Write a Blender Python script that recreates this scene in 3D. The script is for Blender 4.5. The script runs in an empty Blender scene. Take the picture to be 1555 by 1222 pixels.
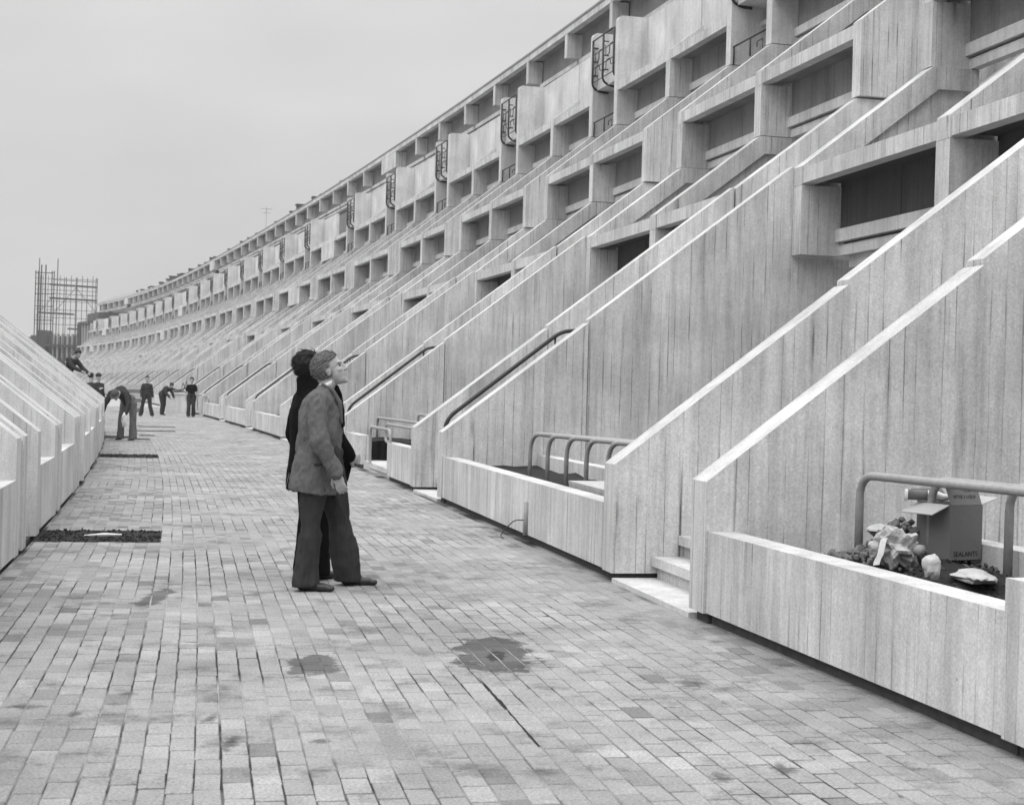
import bpy, bmesh, math, random
from mathutils import Vector, Matrix, noise
R = math.radians
random.seed(7)
scn = bpy.context.scene
col = scn.collection

# ------------------------------------------------------------------ camera
CAMH = 1.5
cam_d = bpy.data.cameras.new('camera')
cam = bpy.data.objects.new('camera', cam_d); col.objects.link(cam)
cam_d.sensor_width = 36.0
cam_d.lens = 36.0 * 2311.4 / 1555.0
cam_d.clip_start = 0.05; cam_d.clip_end = 6000
cam.matrix_world = (Matrix.Translation((0, 0, CAMH)) @ Matrix.Rotation(math.pi / 2 - 0.0072, 4, 'X')
                    @ Matrix.Rotation(0.02692, 4, 'Z'))
cam_d.dof.use_dof = True
cam_d.dof.focus_distance = 13.0
cam_d.dof.aperture_fstop = 7.0
scn.camera = cam

# ------------------------------------------------------------------ sky, sun, exposure
SUN_EL, SUN_AZ = R(80), R(215)          # azimuth measured clockwise from +Y (where the light comes from)
w = bpy.data.worlds.new('World'); scn.world = w; w.use_nodes = True
nt = w.node_tree; nt.nodes.clear()
def N(t, kind, **kw):
    n = t.nodes.new(kind)
    for k, v in kw.items(): setattr(n, k, v)
    return n
wo = N(nt, 'ShaderNodeOutputWorld'); bg = N(nt, 'ShaderNodeBackground')
sky = N(nt, 'ShaderNodeTexSky', sky_type='NISHITA', sun_disc=False)
sky.sun_elevation = SUN_EL; sky.sun_rotation = SUN_AZ; sky.air_density = 2.0; sky.dust_density = 6.0
bw = N(nt, 'ShaderNodeRGBToBW'); nt.links.new(sky.outputs[0], bw.inputs[0])
# an overcast sky: brightness rises evenly from horizon to zenith (standard overcast), soft cloud streaks
tc = N(nt, 'ShaderNodeTexCoord'); sp = N(nt, 'ShaderNodeSeparateXYZ'); nt.links.new(tc.outputs['Generated'], sp.inputs[0])
mp = N(nt, 'ShaderNodeMapping'); mp.inputs['Scale'].default_value = (1.2, 1.2, 4.0); nt.links.new(tc.outputs['Generated'], mp.inputs[0])
nz = N(nt, 'ShaderNodeTexNoise'); nz.inputs['Scale'].default_value = 2.2; nz.inputs['Detail'].default_value = 3; nt.links.new(mp.outputs[0], nz.inputs['Vector'])
def M(t, op, a, b, clamp=False):
    n = N(t, 'ShaderNodeMath', operation=op); n.use_clamp = clamp
    for i, v in enumerate((a, b)):
        if v is None: continue
        if isinstance(v, (int, float)): n.inputs[i].default_value = v
        else: t.links.new(v, n.inputs[i])
    return n.outputs[0]
zz = M(nt, 'MAXIMUM', sp.outputs['Z'], 0.0)
grad = M(nt, 'ADD', M(nt, 'MULTIPLY', zz, 0.42), 0.300)
cl = M(nt, 'ADD', M(nt, 'MULTIPLY', nz.outputs['Fac'], 0.60), 0.70)
over = M(nt, 'MULTIPLY', grad, cl)
tot = M(nt, 'ADD', M(nt, 'MULTIPLY', over, 9.2), M(nt, 'MULTIPLY', bw.outputs[0], 0.10))
nt.links.new(tot, bg.inputs['Color']); bg.inputs['Strength'].default_value = 0.1
nt.links.new(bg.outputs[0], wo.inputs[0])

sd = bpy.data.lights.new('sun', 'SUN'); sd.energy = 2.4; sd.angle = R(110); sd.color = (1, 1, 1)
sun = bpy.data.objects.new('sun', sd); col.objects.link(sun)
dirv = Vector((math.sin(SUN_AZ) * math.cos(SUN_EL), math.cos(SUN_AZ) * math.cos(SUN_EL), math.sin(SUN_EL)))
sun.rotation_euler = (-dirv).to_track_quat('-Z', 'Y').to_euler()
sun.location = (-20, -20, 40)

vs = scn.view_settings
vs.view_transform = 'Standard'; vs.look = 'None'; vs.gamma = 1; vs.use_curve_mapping = False
vs.exposure = 0.80
scn.render.engine = 'CYCLES'

# ------------------------------------------------------------------ helpers
def tag(o, label=None, cat=None, group=None, kind=None):
    if label: o['label'] = label
    if cat: o['category'] = cat
    if group: o['group'] = group
    if kind: o['kind'] = kind
    return o
def empty(name, loc=(0, 0, 0), rz=0.0):
    o = bpy.data.objects.new(name, None); col.objects.link(o)
    o.location = loc; o.rotation_euler = (0, 0, rz); o.empty_display_size = 0.2
    return o
def mobj(name, me, mat=None, parent=None, loc=None, rot=None):
    o = bpy.data.objects.new(name, me); col.objects.link(o)
    if mat and not me.materials: me.materials.append(mat)
    if parent: o.parent = parent
    if loc: o.location = loc
    if rot: o.rotation_euler = rot
    return o
def bm_mesh(bm, name, mat=None, smooth=False):
    bmesh.ops.recalc_face_normals(bm, faces=bm.faces)
    me = bpy.data.meshes.new(name); bm.to_mesh(me); bm.free()
    if smooth:
        for p in me.polygons: p.use_smooth = True
    if mat: me.materials.append(mat)
    return me
def add_prism(bm, poly, y0, y1):
    """polygon in (x,z) extruded along y"""
    a = [bm.verts.new((x, y0, z)) for x, z in poly]
    b = [bm.verts.new((x, y1, z)) for x, z in poly]
    n = len(poly)
    bm.faces.new(a); bm.faces.new(list(reversed(b)))
    for i in range(n):
        j = (i + 1) % n
        bm.faces.new((a[j], a[i], b[i], b[j]))
def add_box(bm, x0, x1, y0, y1, z0, z1):
    add_prism(bm, [(x0, z0), (x0, z1), (x1, z1), (x1, z0)], y0, y1)
def add_boxm(bm, M4, sx, sy, sz):
    vs_ = [bm.verts.new(M4 @ Vector((x * sx / 2, y * sy / 2, z * sz / 2))) for x in (-1, 1) for y in (-1, 1) for z in (-1, 1)]
    for f in ((0, 1, 3, 2), (4, 6, 7, 5), (0, 4, 5, 1), (2, 3, 7, 6), (0, 2, 6, 4), (1, 5, 7, 3)):
        bm.faces.new([vs_[i] for i in f])
def bev(bm, off):
    bmesh.ops.bevel(bm, geom=[e for e in bm.edges if len(e.link_faces) == 2 and e.calc_face_angle(0) > 0.5],
                    offset=off, segments=1, affect='EDGES', profile=0.5, clamp_overlap=True)
def prism(name, poly, y0, y1, mat, b=0.012):
    bm = bmesh.new(); add_prism(bm, poly, y0, y1)
    if b: bev(bm, b)
    return bm_mesh(bm, name, mat)
def box(name, x0, x1, y0, y1, z0, z1, mat, b=0.012):
    return prism(name, [(x0, z0), (x0, z1), (x1, z1), (x1, z0)], y0, y1, mat, b)
def tube(bm, pts, r, seg=8, closed=False):
    pts = [Vector(p) for p in pts]
    n = len(pts); rings = []
    up = Vector((0.13, 0.27, 0.95)).normalized()
    for i, p in enumerate(pts):
        a = pts[i - 1] if (i > 0 or closed) else p
        c = pts[(i + 1) % n] if (i < n - 1 or closed) else p
        t = (c - a).normalized()
        u = t.cross(up)
        if u.length < 1e-3: u = t.cross(Vector((1, 0, 0)))
        u.normalize(); v = t.cross(u).normalized()
        rr = r[i] if isinstance(r, (list, tuple)) else r
        rings.append([bm.verts.new(p + (u * math.cos(k * 2 * math.pi / seg) + v * math.sin(k * 2 * math.pi / seg)) * rr) for k in range(seg)])
    m = n if closed else n - 1
    for i in range(m):
        A, B = rings[i], rings[(i + 1) % n]
        for k in range(seg):
            bm.faces.new((A[k], A[(k + 1) % seg], B[(k + 1) % seg], B[k]))
    if not closed:
        bm.faces.new(list(reversed(rings[0]))); bm.faces.new(rings[-1])
def bend(pts, r, n=5):
    """round the corners of a polyline"""
    pts = [Vector(p) for p in pts]; out = [pts[0]]
    for i in range(1, len(pts) - 1):
        p = pts[i]; a = (pts[i - 1] - p); c = (pts[i + 1] - p)
        ra = min(r, a.length * .49); rc = min(r, c.length * .49)
        a.normalize(); c.normalize()
        s, e = p + a * ra, p + c * rc
        for k in range(n + 1):
            t = k / n
            out.append(s * (1 - t) ** 2 + p * 2 * t * (1 - t) + e * t * t)
    out.append(pts[-1]); return out
def copy_tree(o, parent=None):
    c = o.copy(); col.objects.link(c); c.parent = parent
    for ch in list(o.children): copy_tree(ch, c)
    return c

# ------------------------------------------------------------------ materials
def newmat(name):
    m = bpy.data.materials.new(name); m.use_nodes = True
    t = m.node_tree; b = t.nodes['Principled BSDF']
    return m, t, b
def plain(name, g, rough=0.8, var=0.15, scale=20, bump=0.0, spec=0.3, metallic=0.0, coords='Object'):
    m, t, b = newmat(name)
    tcn = N(t, 'ShaderNodeTexCoord')
    n = N(t, 'ShaderNodeTexNoise'); n.inputs['Scale'].default_value = scale; n.inputs['Detail'].default_value = 5
    t.links.new(tcn.outputs[coords], n.inputs['Vector'])
    v = M(t, 'MULTIPLY', M(t, 'ADD', M(t, 'MULTIPLY', M(t, 'SUBTRACT', n.outputs['Fac'], 0.5), 2 * var), 1.0), g)
    t.links.new(v, b.inputs['Base Color'])
    b.inputs['Roughness'].default_value = rough; b.inputs['Metallic'].default_value = metallic
    b.inputs['Specular IOR Level'].default_value = spec
    if bump:
        bp = N(t, 'ShaderNodeBump'); bp.inputs['Strength'].default_value = bump; bp.inputs['Distance'].default_value = 0.01
        t.links.new(n.outputs['Fac'], bp.inputs['Height']); t.links.new(bp.outputs[0], b.inputs['Normal'])
    return m

def concrete(name, g=0.43, board=0.135, line=1.0, streak=1.0, stainy=1.0):
    """board-marked in-situ concrete: upright board joints, run-off streaks, pits and tie holes"""
    m, t, b = newmat(name); L = t.links.new
    tcn = N(t, 'ShaderNodeTexCoord'); info = N(t, 'ShaderNodeObjectInfo')
    sn = N(t, 'ShaderNodeSeparateXYZ'); L(tcn.outputs['Normal'], sn.inputs[0])
    spp = N(t, 'ShaderNodeSeparateXYZ'); L(tcn.outputs['Object'], spp.inputs[0])
    ny = M(t, 'GREATER_THAN', M(t, 'ABSOLUTE', sn.outputs['Y'], None), 0.6)
    # along-wall coordinate: x on faces looking along the street, y on faces looking at the street
    c = M(t, 'ADD', M(t, 'MULTIPLY', spp.outputs['X'], ny), M(t, 'MULTIPLY', spp.outputs['Y'], M(t, 'SUBTRACT', 1.0, ny)))
    up = M(t, 'LESS_THAN', M(t, 'ABSOLUTE', sn.outputs['Z'], None), 0.3)
    rnd = M(t, 'MULTIPLY', info.outputs['Random'], 37.0)
    def vec(x, y, z):
        n = N(t, 'ShaderNodeCombineXYZ')
        for i, v in enumerate((x, y, z)):
            if isinstance(v, (int, float)): n.inputs[i].default_value = v
            else: L(v, n.inputs[i])
        return n.outputs[0]
    nj = N(t, 'ShaderNodeTexNoise', noise_dimensions='1D'); nj.inputs['Scale'].default_value = 3.1; nj.inputs['Detail'].default_value = 1
    L(M(t, 'ADD', c, rnd), nj.inputs['W'])
    bc = M(t, 'DIVIDE', M(t, 'ADD', c, M(t, 'MULTIPLY', nj.outputs['Fac'], .22)), board)
    bi = M(t, 'FLOOR', bc, None); bf = M(t, 'FRACT', bc, None)
    wn = N(t, 'ShaderNodeTexWhiteNoise', noise_dimensions='2D'); L(vec(bi, rnd, 0), wn.inputs['Vector'])
    # board edge line, broken along its height
    edge = M(t, 'SUBTRACT', 1.0, M(t, 'MULTIPLY', M(t, 'MINIMUM', bf, M(t, 'SUBTRACT', 1.0, bf)), 12.0), True)
    nb = N(t, 'ShaderNodeTexNoise'); nb.inputs['Scale'].default_value = 1.0; nb.inputs['Detail'].default_value = 3
    L(vec(M(t, 'MULTIPLY', bi, 7.3), M(t, 'MULTIPLY', spp.outputs['Z'], 1.3), rnd), nb.inputs['Vector'])
    brk = M(t, 'MULTIPLY', M(t, 'SUBTRACT', nb.outputs['Fac'], 0.46), 4.5, True)
    ln = M(t, 'MULTIPLY', M(t, 'MULTIPLY', edge, brk), up)
    # streaks: fine across, long down
    ns = N(t, 'ShaderNodeTexNoise'); ns.inputs['Scale'].default_value = 1.0; ns.inputs['Detail'].default_value = 4; ns.inputs['Roughness'].default_value = .65
    L(vec(M(t, 'MULTIPLY', c, 9.0), M(t, 'MULTIPLY', spp.outputs['Z'], 0.55), rnd), ns.inputs['Vector'])
    nl = N(t, 'ShaderNodeTexNoise'); nl.inputs['Scale'].default_value = 0.9; nl.inputs['Detail'].default_value = 4
    L(tcn.outputs['Object'], nl.inputs['Vector'])
    nf = N(t, 'ShaderNodeTexNoise'); nf.inputs['Scale'].default_value = 70; nf.inputs['Detail'].default_value = 6; nf.inputs['Roughness'].default_value = .75
    L(tcn.outputs['Object'], nf.inputs['Vector'])
    vo = N(t, 'ShaderNodeTexVoronoi'); vo.inputs['Scale'].default_value = 3.2; vo.inputs['Randomness'].default_value = 1.0
    L(tcn.outputs['Object'], vo.inputs['Vector'])
    nm = N(t, 'ShaderNodeTexNoise'); nm.inputs['Scale'].default_value = 11; nm.inputs['Detail'].default_value = 5; nm.inputs['Roughness'].default_value = .7
    L(tcn.outputs['Object'], nm.inputs['Vector'])
    pit = M(t, 'SUBTRACT', 1.0, M(t, 'MULTIPLY', vo.outputs['Distance'], 28.0), True)
    # run-off stain: dark narrow tongues
    st = M(t, 'MULTIPLY', M(t, 'SUBTRACT', ns.outputs['Fac'], 0.57), 5.0, True)
    f = M(t, 'ADD', 1.0, M(t, 'MULTIPLY', M(t, 'SUBTRACT', wn.outputs['Value'], 0.5), 0.10 * line))
    f = M(t, 'MULTIPLY', f, M(t, 'ADD', 1.0, M(t, 'MULTIPLY', M(t, 'SUBTRACT', ns.outputs['Fac'], 0.5), M(t, 'MULTIPLY', up, 1.15 * streak))))
    f = M(t, 'MULTIPLY', f, M(t, 'ADD', 1.0, M(t, 'MULTIPLY', M(t, 'SUBTRACT', nl.outputs['Fac'], 0.5), 0.85)))
    f = M(t, 'MULTIPLY', f, M(t, 'ADD', 1.0, M(t, 'MULTIPLY', M(t, 'SUBTRACT', nf.outputs['Fac'], 0.5), 1.35)))
    f = M(t, 'MULTIPLY', f, M(t, 'ADD', 1.0, M(t, 'MULTIPLY', M(t, 'SUBTRACT', nm.outputs['Fac'], 0.5), 0.4)))
    f = M(t, 'MULTIPLY', f, M(t, 'SUBTRACT', 1.0, M(t, 'MULTIPLY', ln, 0.92 * line)))
    f = M(t, 'MULTIPLY', f, M(t, 'SUBTRACT', 1.0, M(t, 'MULTIPLY', M(t, 'MULTIPLY', st, up), 0.55 * stainy)))
    f = M(t, 'MULTIPLY', f, M(t, 'SUBTRACT', 1.0, M(t, 'MULTIPLY', pit, 0.55)))
    # dirt that settles on tops and ledges
    top = M(t, 'MULTIPLY', M(t, 'SUBTRACT', sn.outputs['Z'], .4), 3.0, True)
    nd = N(t, 'ShaderNodeTexNoise'); nd.inputs['Scale'].default_value = 5.5; nd.inputs['Detail'].default_value = 7; nd.inputs['Roughness'].default_value = .72
    L(tcn.outputs['Object'], nd.inputs['Vector'])
    f = M(t, 'MULTIPLY', f, M(t, 'SUBTRACT', 1.0, M(t, 'MULTIPLY', top, M(t, 'ADD', .06, M(t, 'MULTIPLY', M(t, 'MULTIPLY', M(t, 'SUBTRACT', nd.outputs['Fac'], .42), 3.5, True), .34)))))
    # broad run-off tongues down the faces
    nt_ = N(t, 'ShaderNodeTexNoise'); nt_.inputs['Scale'].default_value = 1.0; nt_.inputs['Detail'].default_value = 3
    L(vec(M(t, 'MULTIPLY', c, 2.6), M(t, 'MULTIPLY', spp.outputs['Z'], 0.22), rnd), nt_.inputs['Vector'])
    f = M(t, 'MULTIPLY', f, M(t, 'SUBTRACT', 1.0, M(t, 'MULTIPLY', M(t, 'MULTIPLY', M(t, 'MULTIPLY', M(t, 'SUBTRACT', nt_.outputs['Fac'], .52), 4.0, True), up), .30 * stainy)))
    L(M(t, 'MULTIPLY', f, g), b.inputs['Base Color'])
    b.inputs['Roughness'].default_value = 0.92; b.inputs['Specular IOR Level'].default_value = 0.25
    h = M(t, 'ADD', M(t, 'MULTIPLY', ln, -1.0), M(t, 'ADD', M(t, 'MULTIPLY', M(t, 'MULTIPLY', wn.outputs['Value'], up), 0.35), M(t, 'MULTIPLY', nf.outputs['Fac'], 0.5)))
    bp = N(t, 'ShaderNodeBump'); bp.inputs['Strength'].default_value = 0.55; bp.inputs['Distance'].default_value = 0.008
    L(h, bp.inputs['Height']); L(bp.outputs[0], b.inputs['Normal'])
    return m
CONC = concrete('board_marked_concrete', 0.52)
CONC_S = concrete('smooth_concrete', 0.54, line=0.25, streak=0.7, stainy=0.6)
CONC_L = concrete('plain_concrete_left', 0.53, line=0.5, streak=0.8)
PANEL = concrete('grey_panel_soffit_shade', 0.20, line=0.15, streak=0.6, stainy=0.8)  # own grey of the back panels; on soffits it stands in for shade
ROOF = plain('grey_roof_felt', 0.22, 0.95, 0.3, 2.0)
PANEL_D = concrete('shade_darkened_panel', 0.065, line=0.15, streak=0.6, stainy=0.8)  # storey one recesses: panel grey with extra shade put into the colour
DARKJ = plain('shadow_gap_plinth', 0.06, 0.95, 0.5, 14, 0.3)  # set-back plinths under the walls; the gap's shade is put into their colour
STEEL = plain('grey_painted_tube', 0.26, 0.55, 0.25, 30, 0.05, 0.4)
BLACKRAIL = plain('black_painted_rail', 0.018, 0.5, 0.3, 30, 0.0, 0.4)
GLASS = plain('dark_window_glass', 0.03, 0.12, 0.2, 1.0, 0, 0.5)
FRAME = plain('dark_stained_window_frame', 0.05, 0.6, 0.3, 12)
SOIL = plain('dark_soil', 0.014, 1.0, 0.8, 25, 0.8)
STONE = plain('pale_stone', 0.38, 0.95, 0.35, 14, 0.5)
CARD = plain('brown_cardboard', 0.13, 0.9, 0.12, 60, 0.05)
CARD_IN = plain('pale_cardboard_inside', 0.34, 0.9, 0.12, 60, 0.05)
INK = plain('black_ink', 0.012, 0.8, 0.1)
PLASTIC = plain('crumpled_bag', 0.33, 0.35, 0.5, 9, 0.2, 0.5)
WHITE = plain('white_paper', 0.72, 0.7, 0.1, 12)
SCAF = plain('scaffold_tube', 0.05, 0.7, 0.4, 3)
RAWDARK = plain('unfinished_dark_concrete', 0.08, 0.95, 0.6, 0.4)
TIMBER = plain('weathered_timber', 0.16, 0.9, 0.4, 18, 0.3)

# ------------------------------------------------------------------ the curve of the street
X0, Y0, TH, K0, K1, K2 = 1.2886, 10.0666, 0.20495, 0.00207, -0.0028, 0.00107
P, G, MID, JX = 10.3123, 2.1702, 6.3042, 3.9
def heading(s):
    t = s / 100.0
    return TH + 100 * (K0 * t + K1 * t * t / 2 + K2 * t ** 3 / 3)
_tab = {}
_S0, _S1, _DS = -30, 345, 0.25
x = y = 0.0; _pts = {}
n0 = int(-_S0 / _DS); n1 = int(_S1 / _DS)
_pts[0] = (X0, Y0)
x, y = X0, Y0
for i in range(n1):
    h = heading((i + .5) * _DS); x -= math.sin(h) * _DS; y += math.cos(h) * _DS; _pts[i + 1] = (x, y)
x, y = X0, Y0
for i in range(n0):
    h = heading(-(i + .5) * _DS); x += math.sin(h) * _DS; y -= math.cos(h) * _DS; _pts[-i - 1] = (x, y)
def street(s, u=0.0, z=0.0):
    """s metres along the foot of the right-hand terrace, u metres into it (negative: into the street)"""
    i = math.floor(s / _DS); f = s / _DS - i
    a, b = _pts[i], _pts[i + 1]; h = heading(s)
    return Vector((a[0] + (b[0] - a[0]) * f + u * math.cos(h), a[1] + (b[1] - a[1]) * f + u * math.sin(h), z))
def s_of(k):
    return k * P + JX * ((k >= 8) + (k >= 16) + (k >= 24))

# ------------------------------------------------------------------ ground
def quadmesh(name, verts, faces, mat):
    me = bpy.data.meshes.new(name); me.from_pydata(verts, [], faces); me.update()
    me.materials.append(mat); return me
GROUND = plain('bare_ground', 0.26, 1.0, 0.3, 0.6, 0.1, coords='Object')
g = mobj('ground', quadmesh('ground', [(-3000, -200, -.16), (3000, -200, -.16), (3000, 5000, -.16), (-3000, 5000, -.16)], [(0, 1, 2, 3)], GROUND))
tag(g, kind='structure')

STREET_U0, STREET_U1 = -4.73, 0.3
def sheet(name, s0, s1, u0, u1, z, mat, ds=1.0):
    n = max(1, int((s1 - s0) / ds)); v = []; f = []
    for i in range(n + 1):
        s = s0 + (s1 - s0) * i / n
        v.append(street(s, u0, z)); v.append(street(s, u1, z))
    for i in range(n): f.append((2 * i, 2 * i + 1, 2 * i + 3, 2 * i + 2))
    return quadmesh(name, v, f, mat)
# brick and sand materials (world-place stains: damp patches where water has stood)
def brick_mat(name, attr):
    m, t, b = newmat(name); L = t.links.new
    geo = N(t, 'ShaderNodeNewGeometry')
    n1_ = N(t, 'ShaderNodeTexNoise'); n1_.inputs['Scale'].default_value = 0.9; n1_.inputs['Detail'].default_value = 5; L(geo.outputs['Position'], n1_.inputs['Vector'])
    n2_ = N(t, 'ShaderNodeTexNoise'); n2_.inputs['Scale'].default_value = 75; n2_.inputs['Detail'].default_value = 6; n2_.inputs['Roughness'].default_value = .75; L(geo.outputs['Position'], n2_.inputs['Vector'])
    n3_ = N(t, 'ShaderNodeTexNoise'); n3_.inputs['Scale'].default_value = 5.0; n3_.inputs['Detail'].default_value = 4; L(geo.outputs['Position'], n3_.inputs['Vector'])
    if attr:
        a = N(t, 'ShaderNodeAttribute', attribute_name='tone'); tone = a.outputs['Fac']
    else:
        i = N(t, 'ShaderNodeObjectInfo'); sc = N(t, 'ShaderNodeSeparateColor'); L(i.outputs['Color'], sc.inputs[0]); tone = sc.outputs[0]
    f = M(t, 'MULTIPLY', tone, M(t, 'ADD', 1.0, M(t, 'MULTIPLY', M(t, 'SUBTRACT', n1_.outputs['Fac'], .5), .95)))
    f = M(t, 'MULTIPLY', f, M(t, 'ADD', 1.0, M(t, 'MULTIPLY', M(t, 'SUBTRACT', n2_.outputs['Fac'], .5), 2.4)))
    f = M(t, 'MULTIPLY', f, M(t, 'ADD', 1.0, M(t, 'MULTIPLY', M(t, 'SUBTRACT', n3_.outputs['Fac'], .5), .45)))
    n4_ = N(t, 'ShaderNodeTexNoise'); n4_.inputs['Scale'].default_value = 17; n4_.inputs['Detail'].default_value = 5; n4_.inputs['Roughness'].default_value = .7; L(geo.outputs['Position'], n4_.inputs['Vector'])
    n5_ = N(t, 'ShaderNodeTexNoise'); n5_.inputs['Scale'].default_value = 2.6; n5_.inputs['Detail'].default_value = 8; n5_.inputs['Roughness'].default_value = .72; L(geo.outputs['Position'], n5_.inputs['Vector'])
    f = M(t, 'MULTIPLY', f, M(t, 'SUBTRACT', 1.0, M(t, 'MULTIPLY', M(t, 'MULTIPLY', M(t, 'SUBTRACT', n5_.outputs['Fac'], .52), 6.0, True), .58)))
    # damp spots with their own outline
    wet = None
    for (px, py, rx, ry) in ((-0.06, 8.72, .25, .66), (-1.02, 8.2, .15, .36), (0.97, 7.93, .10, .16), (-0.05, 8.62, .05, .22), (-1.31, 6.8, .035, .10), (-1.14, 6.36, .035, .16), (-1.92, 6.84, .04, .08), (-2.19, 6.95, .10, .07), (-1.81, 7.30, .05, .06), (-2.06, 5.86, .09, .08), (-2.46, 10.58, .10, .42), (-.78, 6.44, .05, .06), (1.14, 6.17, .06, .10), (.86, 5.99, .05, .12)):
        mpn = N(t, 'ShaderNodeMapping', vector_type='POINT'); L(geo.outputs['Position'], mpn.inputs[0])
        mpn.inputs['Location'].default_value = (-px / rx, -py / ry, 0); mpn.inputs['Scale'].default_value = (1 / rx, 1 / ry, 0.0)
        ln = N(t, 'ShaderNodeVectorMath', operation='LENGTH'); L(mpn.outputs[0], ln.inputs[0])
        big = ry > .25
        d = M(t, 'ADD', ln.outputs['Value'], M(t, 'ADD', M(t, 'MULTIPLY', M(t, 'SUBTRACT', n3_.outputs['Fac'], .5), 1.9 if big else .6), M(t, 'MULTIPLY', M(t, 'SUBTRACT', n4_.outputs['Fac'], .5), .9 if big else 2.6)))
        k = M(t, 'MULTIPLY', M(t, 'SUBTRACT', 1.02, d), 6.0 if big else 1.6, True)
        wet = k if wet is None else M(t, 'ADD', wet, M(t, 'MULTIPLY', k, .9))
    f = M(t, 'MULTIPLY', f, M(t, 'SUBTRACT', 1.0, M(t, 'MULTIPLY', M(t, 'MINIMUM', wet, 1.3), .70)))
    L(f, b.inputs['Base Color']); b.inputs['Roughness'].default_value = .85; b.inputs['Specular IOR Level'].default_value = .3
    bp = N(t, 'ShaderNodeBump'); bp.inputs['Strength'].default_value = .5; bp.inputs['Distance'].default_value = .006
    L(n2_.outputs['Fac'], bp.inputs['Height']); L(bp.outputs[0], b.inputs['Normal'])
    return m
BRICK_A = brick_mat('paving_brick_laid', True)
BRICK_O = brick_mat('paving_brick_single', False)
def sand_mat():
    m, t, b = newmat('jointing_sand'); L = t.links.new
    geo = N(t, 'ShaderNodeNewGeometry')
    n1_ = N(t, 'ShaderNodeTexNoise'); n1_.inputs['Scale'].default_value = 0.55; n1_.inputs['Detail'].default_value = 7; n1_.inputs['Roughness'].default_value = .62; L(geo.outputs['Position'], n1_.inputs['Vector'])
    n2_ = N(t, 'ShaderNodeTexNoise'); n2_.inputs['Scale'].default_value = 40; n2_.inputs['Detail'].default_value = 4; L(geo.outputs['Position'], n2_.inputs['Vector'])
    k = M(t, 'MULTIPLY', M(t, 'SUBTRACT', n1_.outputs['Fac'], .43), 7.0, True)
    v = M(t, 'ADD', .010, M(t, 'MULTIPLY', k, .225))
    L(M(t, 'MULTIPLY', v, M(t, 'ADD', .7, M(t, 'MULTIPLY', n2_.outputs['Fac'], .6))), b.inputs['Base Color'])
    b.inputs['Roughness'].default_value = 1.0
    return m
SAND = sand_mat()
street_o = mobj('street', sheet('street', -16, 300, STREET_U0, STREET_U1, -.0026, SAND))
tag(street_o, kind='structure')

TROUGHS = [(5.05, 6.2, -4.73, -3.585), (21.35, 22.8, -4.73, -3.585), (31.7, 33.6, -4.73, -4.05), (33.9, 34.8, -3.75, -3.35), (31.0, 31.9, -3.95, -3.55), (38.0, 39.0, -3.9, -2.6), (42.5, 43.6, -3.6, -2.4)]
def in_trough(s, u):
    return any(a - .02 <= s <= b + .02 and c - .05 <= u <= d + .02 for a, b, c, d in TROUGHS)
bricks = []      # (s, u, length along s, width along u)
def lay(s0, s1, u0, u1, along=True):
    lg, wd = .225, .1125
    if along:
        nr = max(1, round((u1 - u0) / wd)); w_ = (u1 - u0) / nr
        for r_ in range(nr):
            s = s0 - ((lg / 2 if r_ % 2 else 0) + random.choice((0, 0, .03, -.03, .055)) + random.random() * .03) % lg
            while s < s1:
                a, b = max(s, s0), min(s + lg, s1)
                if b - a > .014: bricks.append(((a + b) / 2, u0 + (r_ + .5) * w_, b - a, w_))
                s += lg
    else:
        nr = max(1, round((s1 - s0) / wd)); w_ = (s1 - s0) / nr
        nl = max(1, round((u1 - u0) / lg)); l_ = (u1 - u0) / nl
        for r_ in range(nr):
            off = ((l_ / 2 if r_ % 2 else 0) + random.choice((0, 0, .03, -.04, .06, .09)) + random.random() * .03) % l_
            for q in range(nl + 1):
                a, b = max(u0 + q * l_ - off, u0), min(u0 + (q + 1) * l_ - off, u1)
                if b - a > .05: bricks.append((s0 + (r_ + .5) * w_, (a + b) / 2, w_, b - a))
BEND = 84.0
lay(-6.0, BEND, -3.16, -.06, True)
lay(-6.0, 0.0, -.06, .1725, True)
lay(-6.0, BEND, -3.574, -3.163, True)
s = -6.0; flip = False
marks = [2.2, 5.05, 6.2, 9.9, 15.3, 21.35, 22.8, 27.2, 31.7, 33.6, 38, 43.6, 52, 64, BEND]
for mk in marks:
    lay(s + .006, mk - .006, -4.70, -3.577, True); flip = not flip; s = mk
bricks = [b for b in bricks if not in_trough(b[0], b[1])]
# the open joint that runs across the paving and the flush bricks round it are ordinary joints, a little wider
def brick_geom(verts, faces, M4, l, w_, gap):
    hx, hy, c = w_ / 2 - gap * .32, l / 2 - gap * .62, .003
    o = len(verts)
    for (ax, ay, az) in ((-hx, -hy, -.035), (hx, -hy, -.035), (hx, hy, -.035), (-hx, hy, -.035),
                         (-hx, -hy, -c), (hx, -hy, -c), (hx, hy, -c), (-hx, hy, -c),
                         (-hx + c, -hy + c, 0), (hx - c, -hy + c, 0), (hx - c, hy - c, 0), (-hx + c, hy - c, 0)):
        verts.append(M4 @ Vector((ax, ay, az)))
    for a in range(4):
        b = (a + 1) % 4
        faces.append((o + a, o + b, o + 4 + b, o + 4 + a)); faces.append((o + 4 + a, o + 4 + b, o + 8 + b, o + 8 + a))
    faces.append((o + 8, o + 9, o + 10, o + 11))
rb = random.Random(3)
items = []
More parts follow.
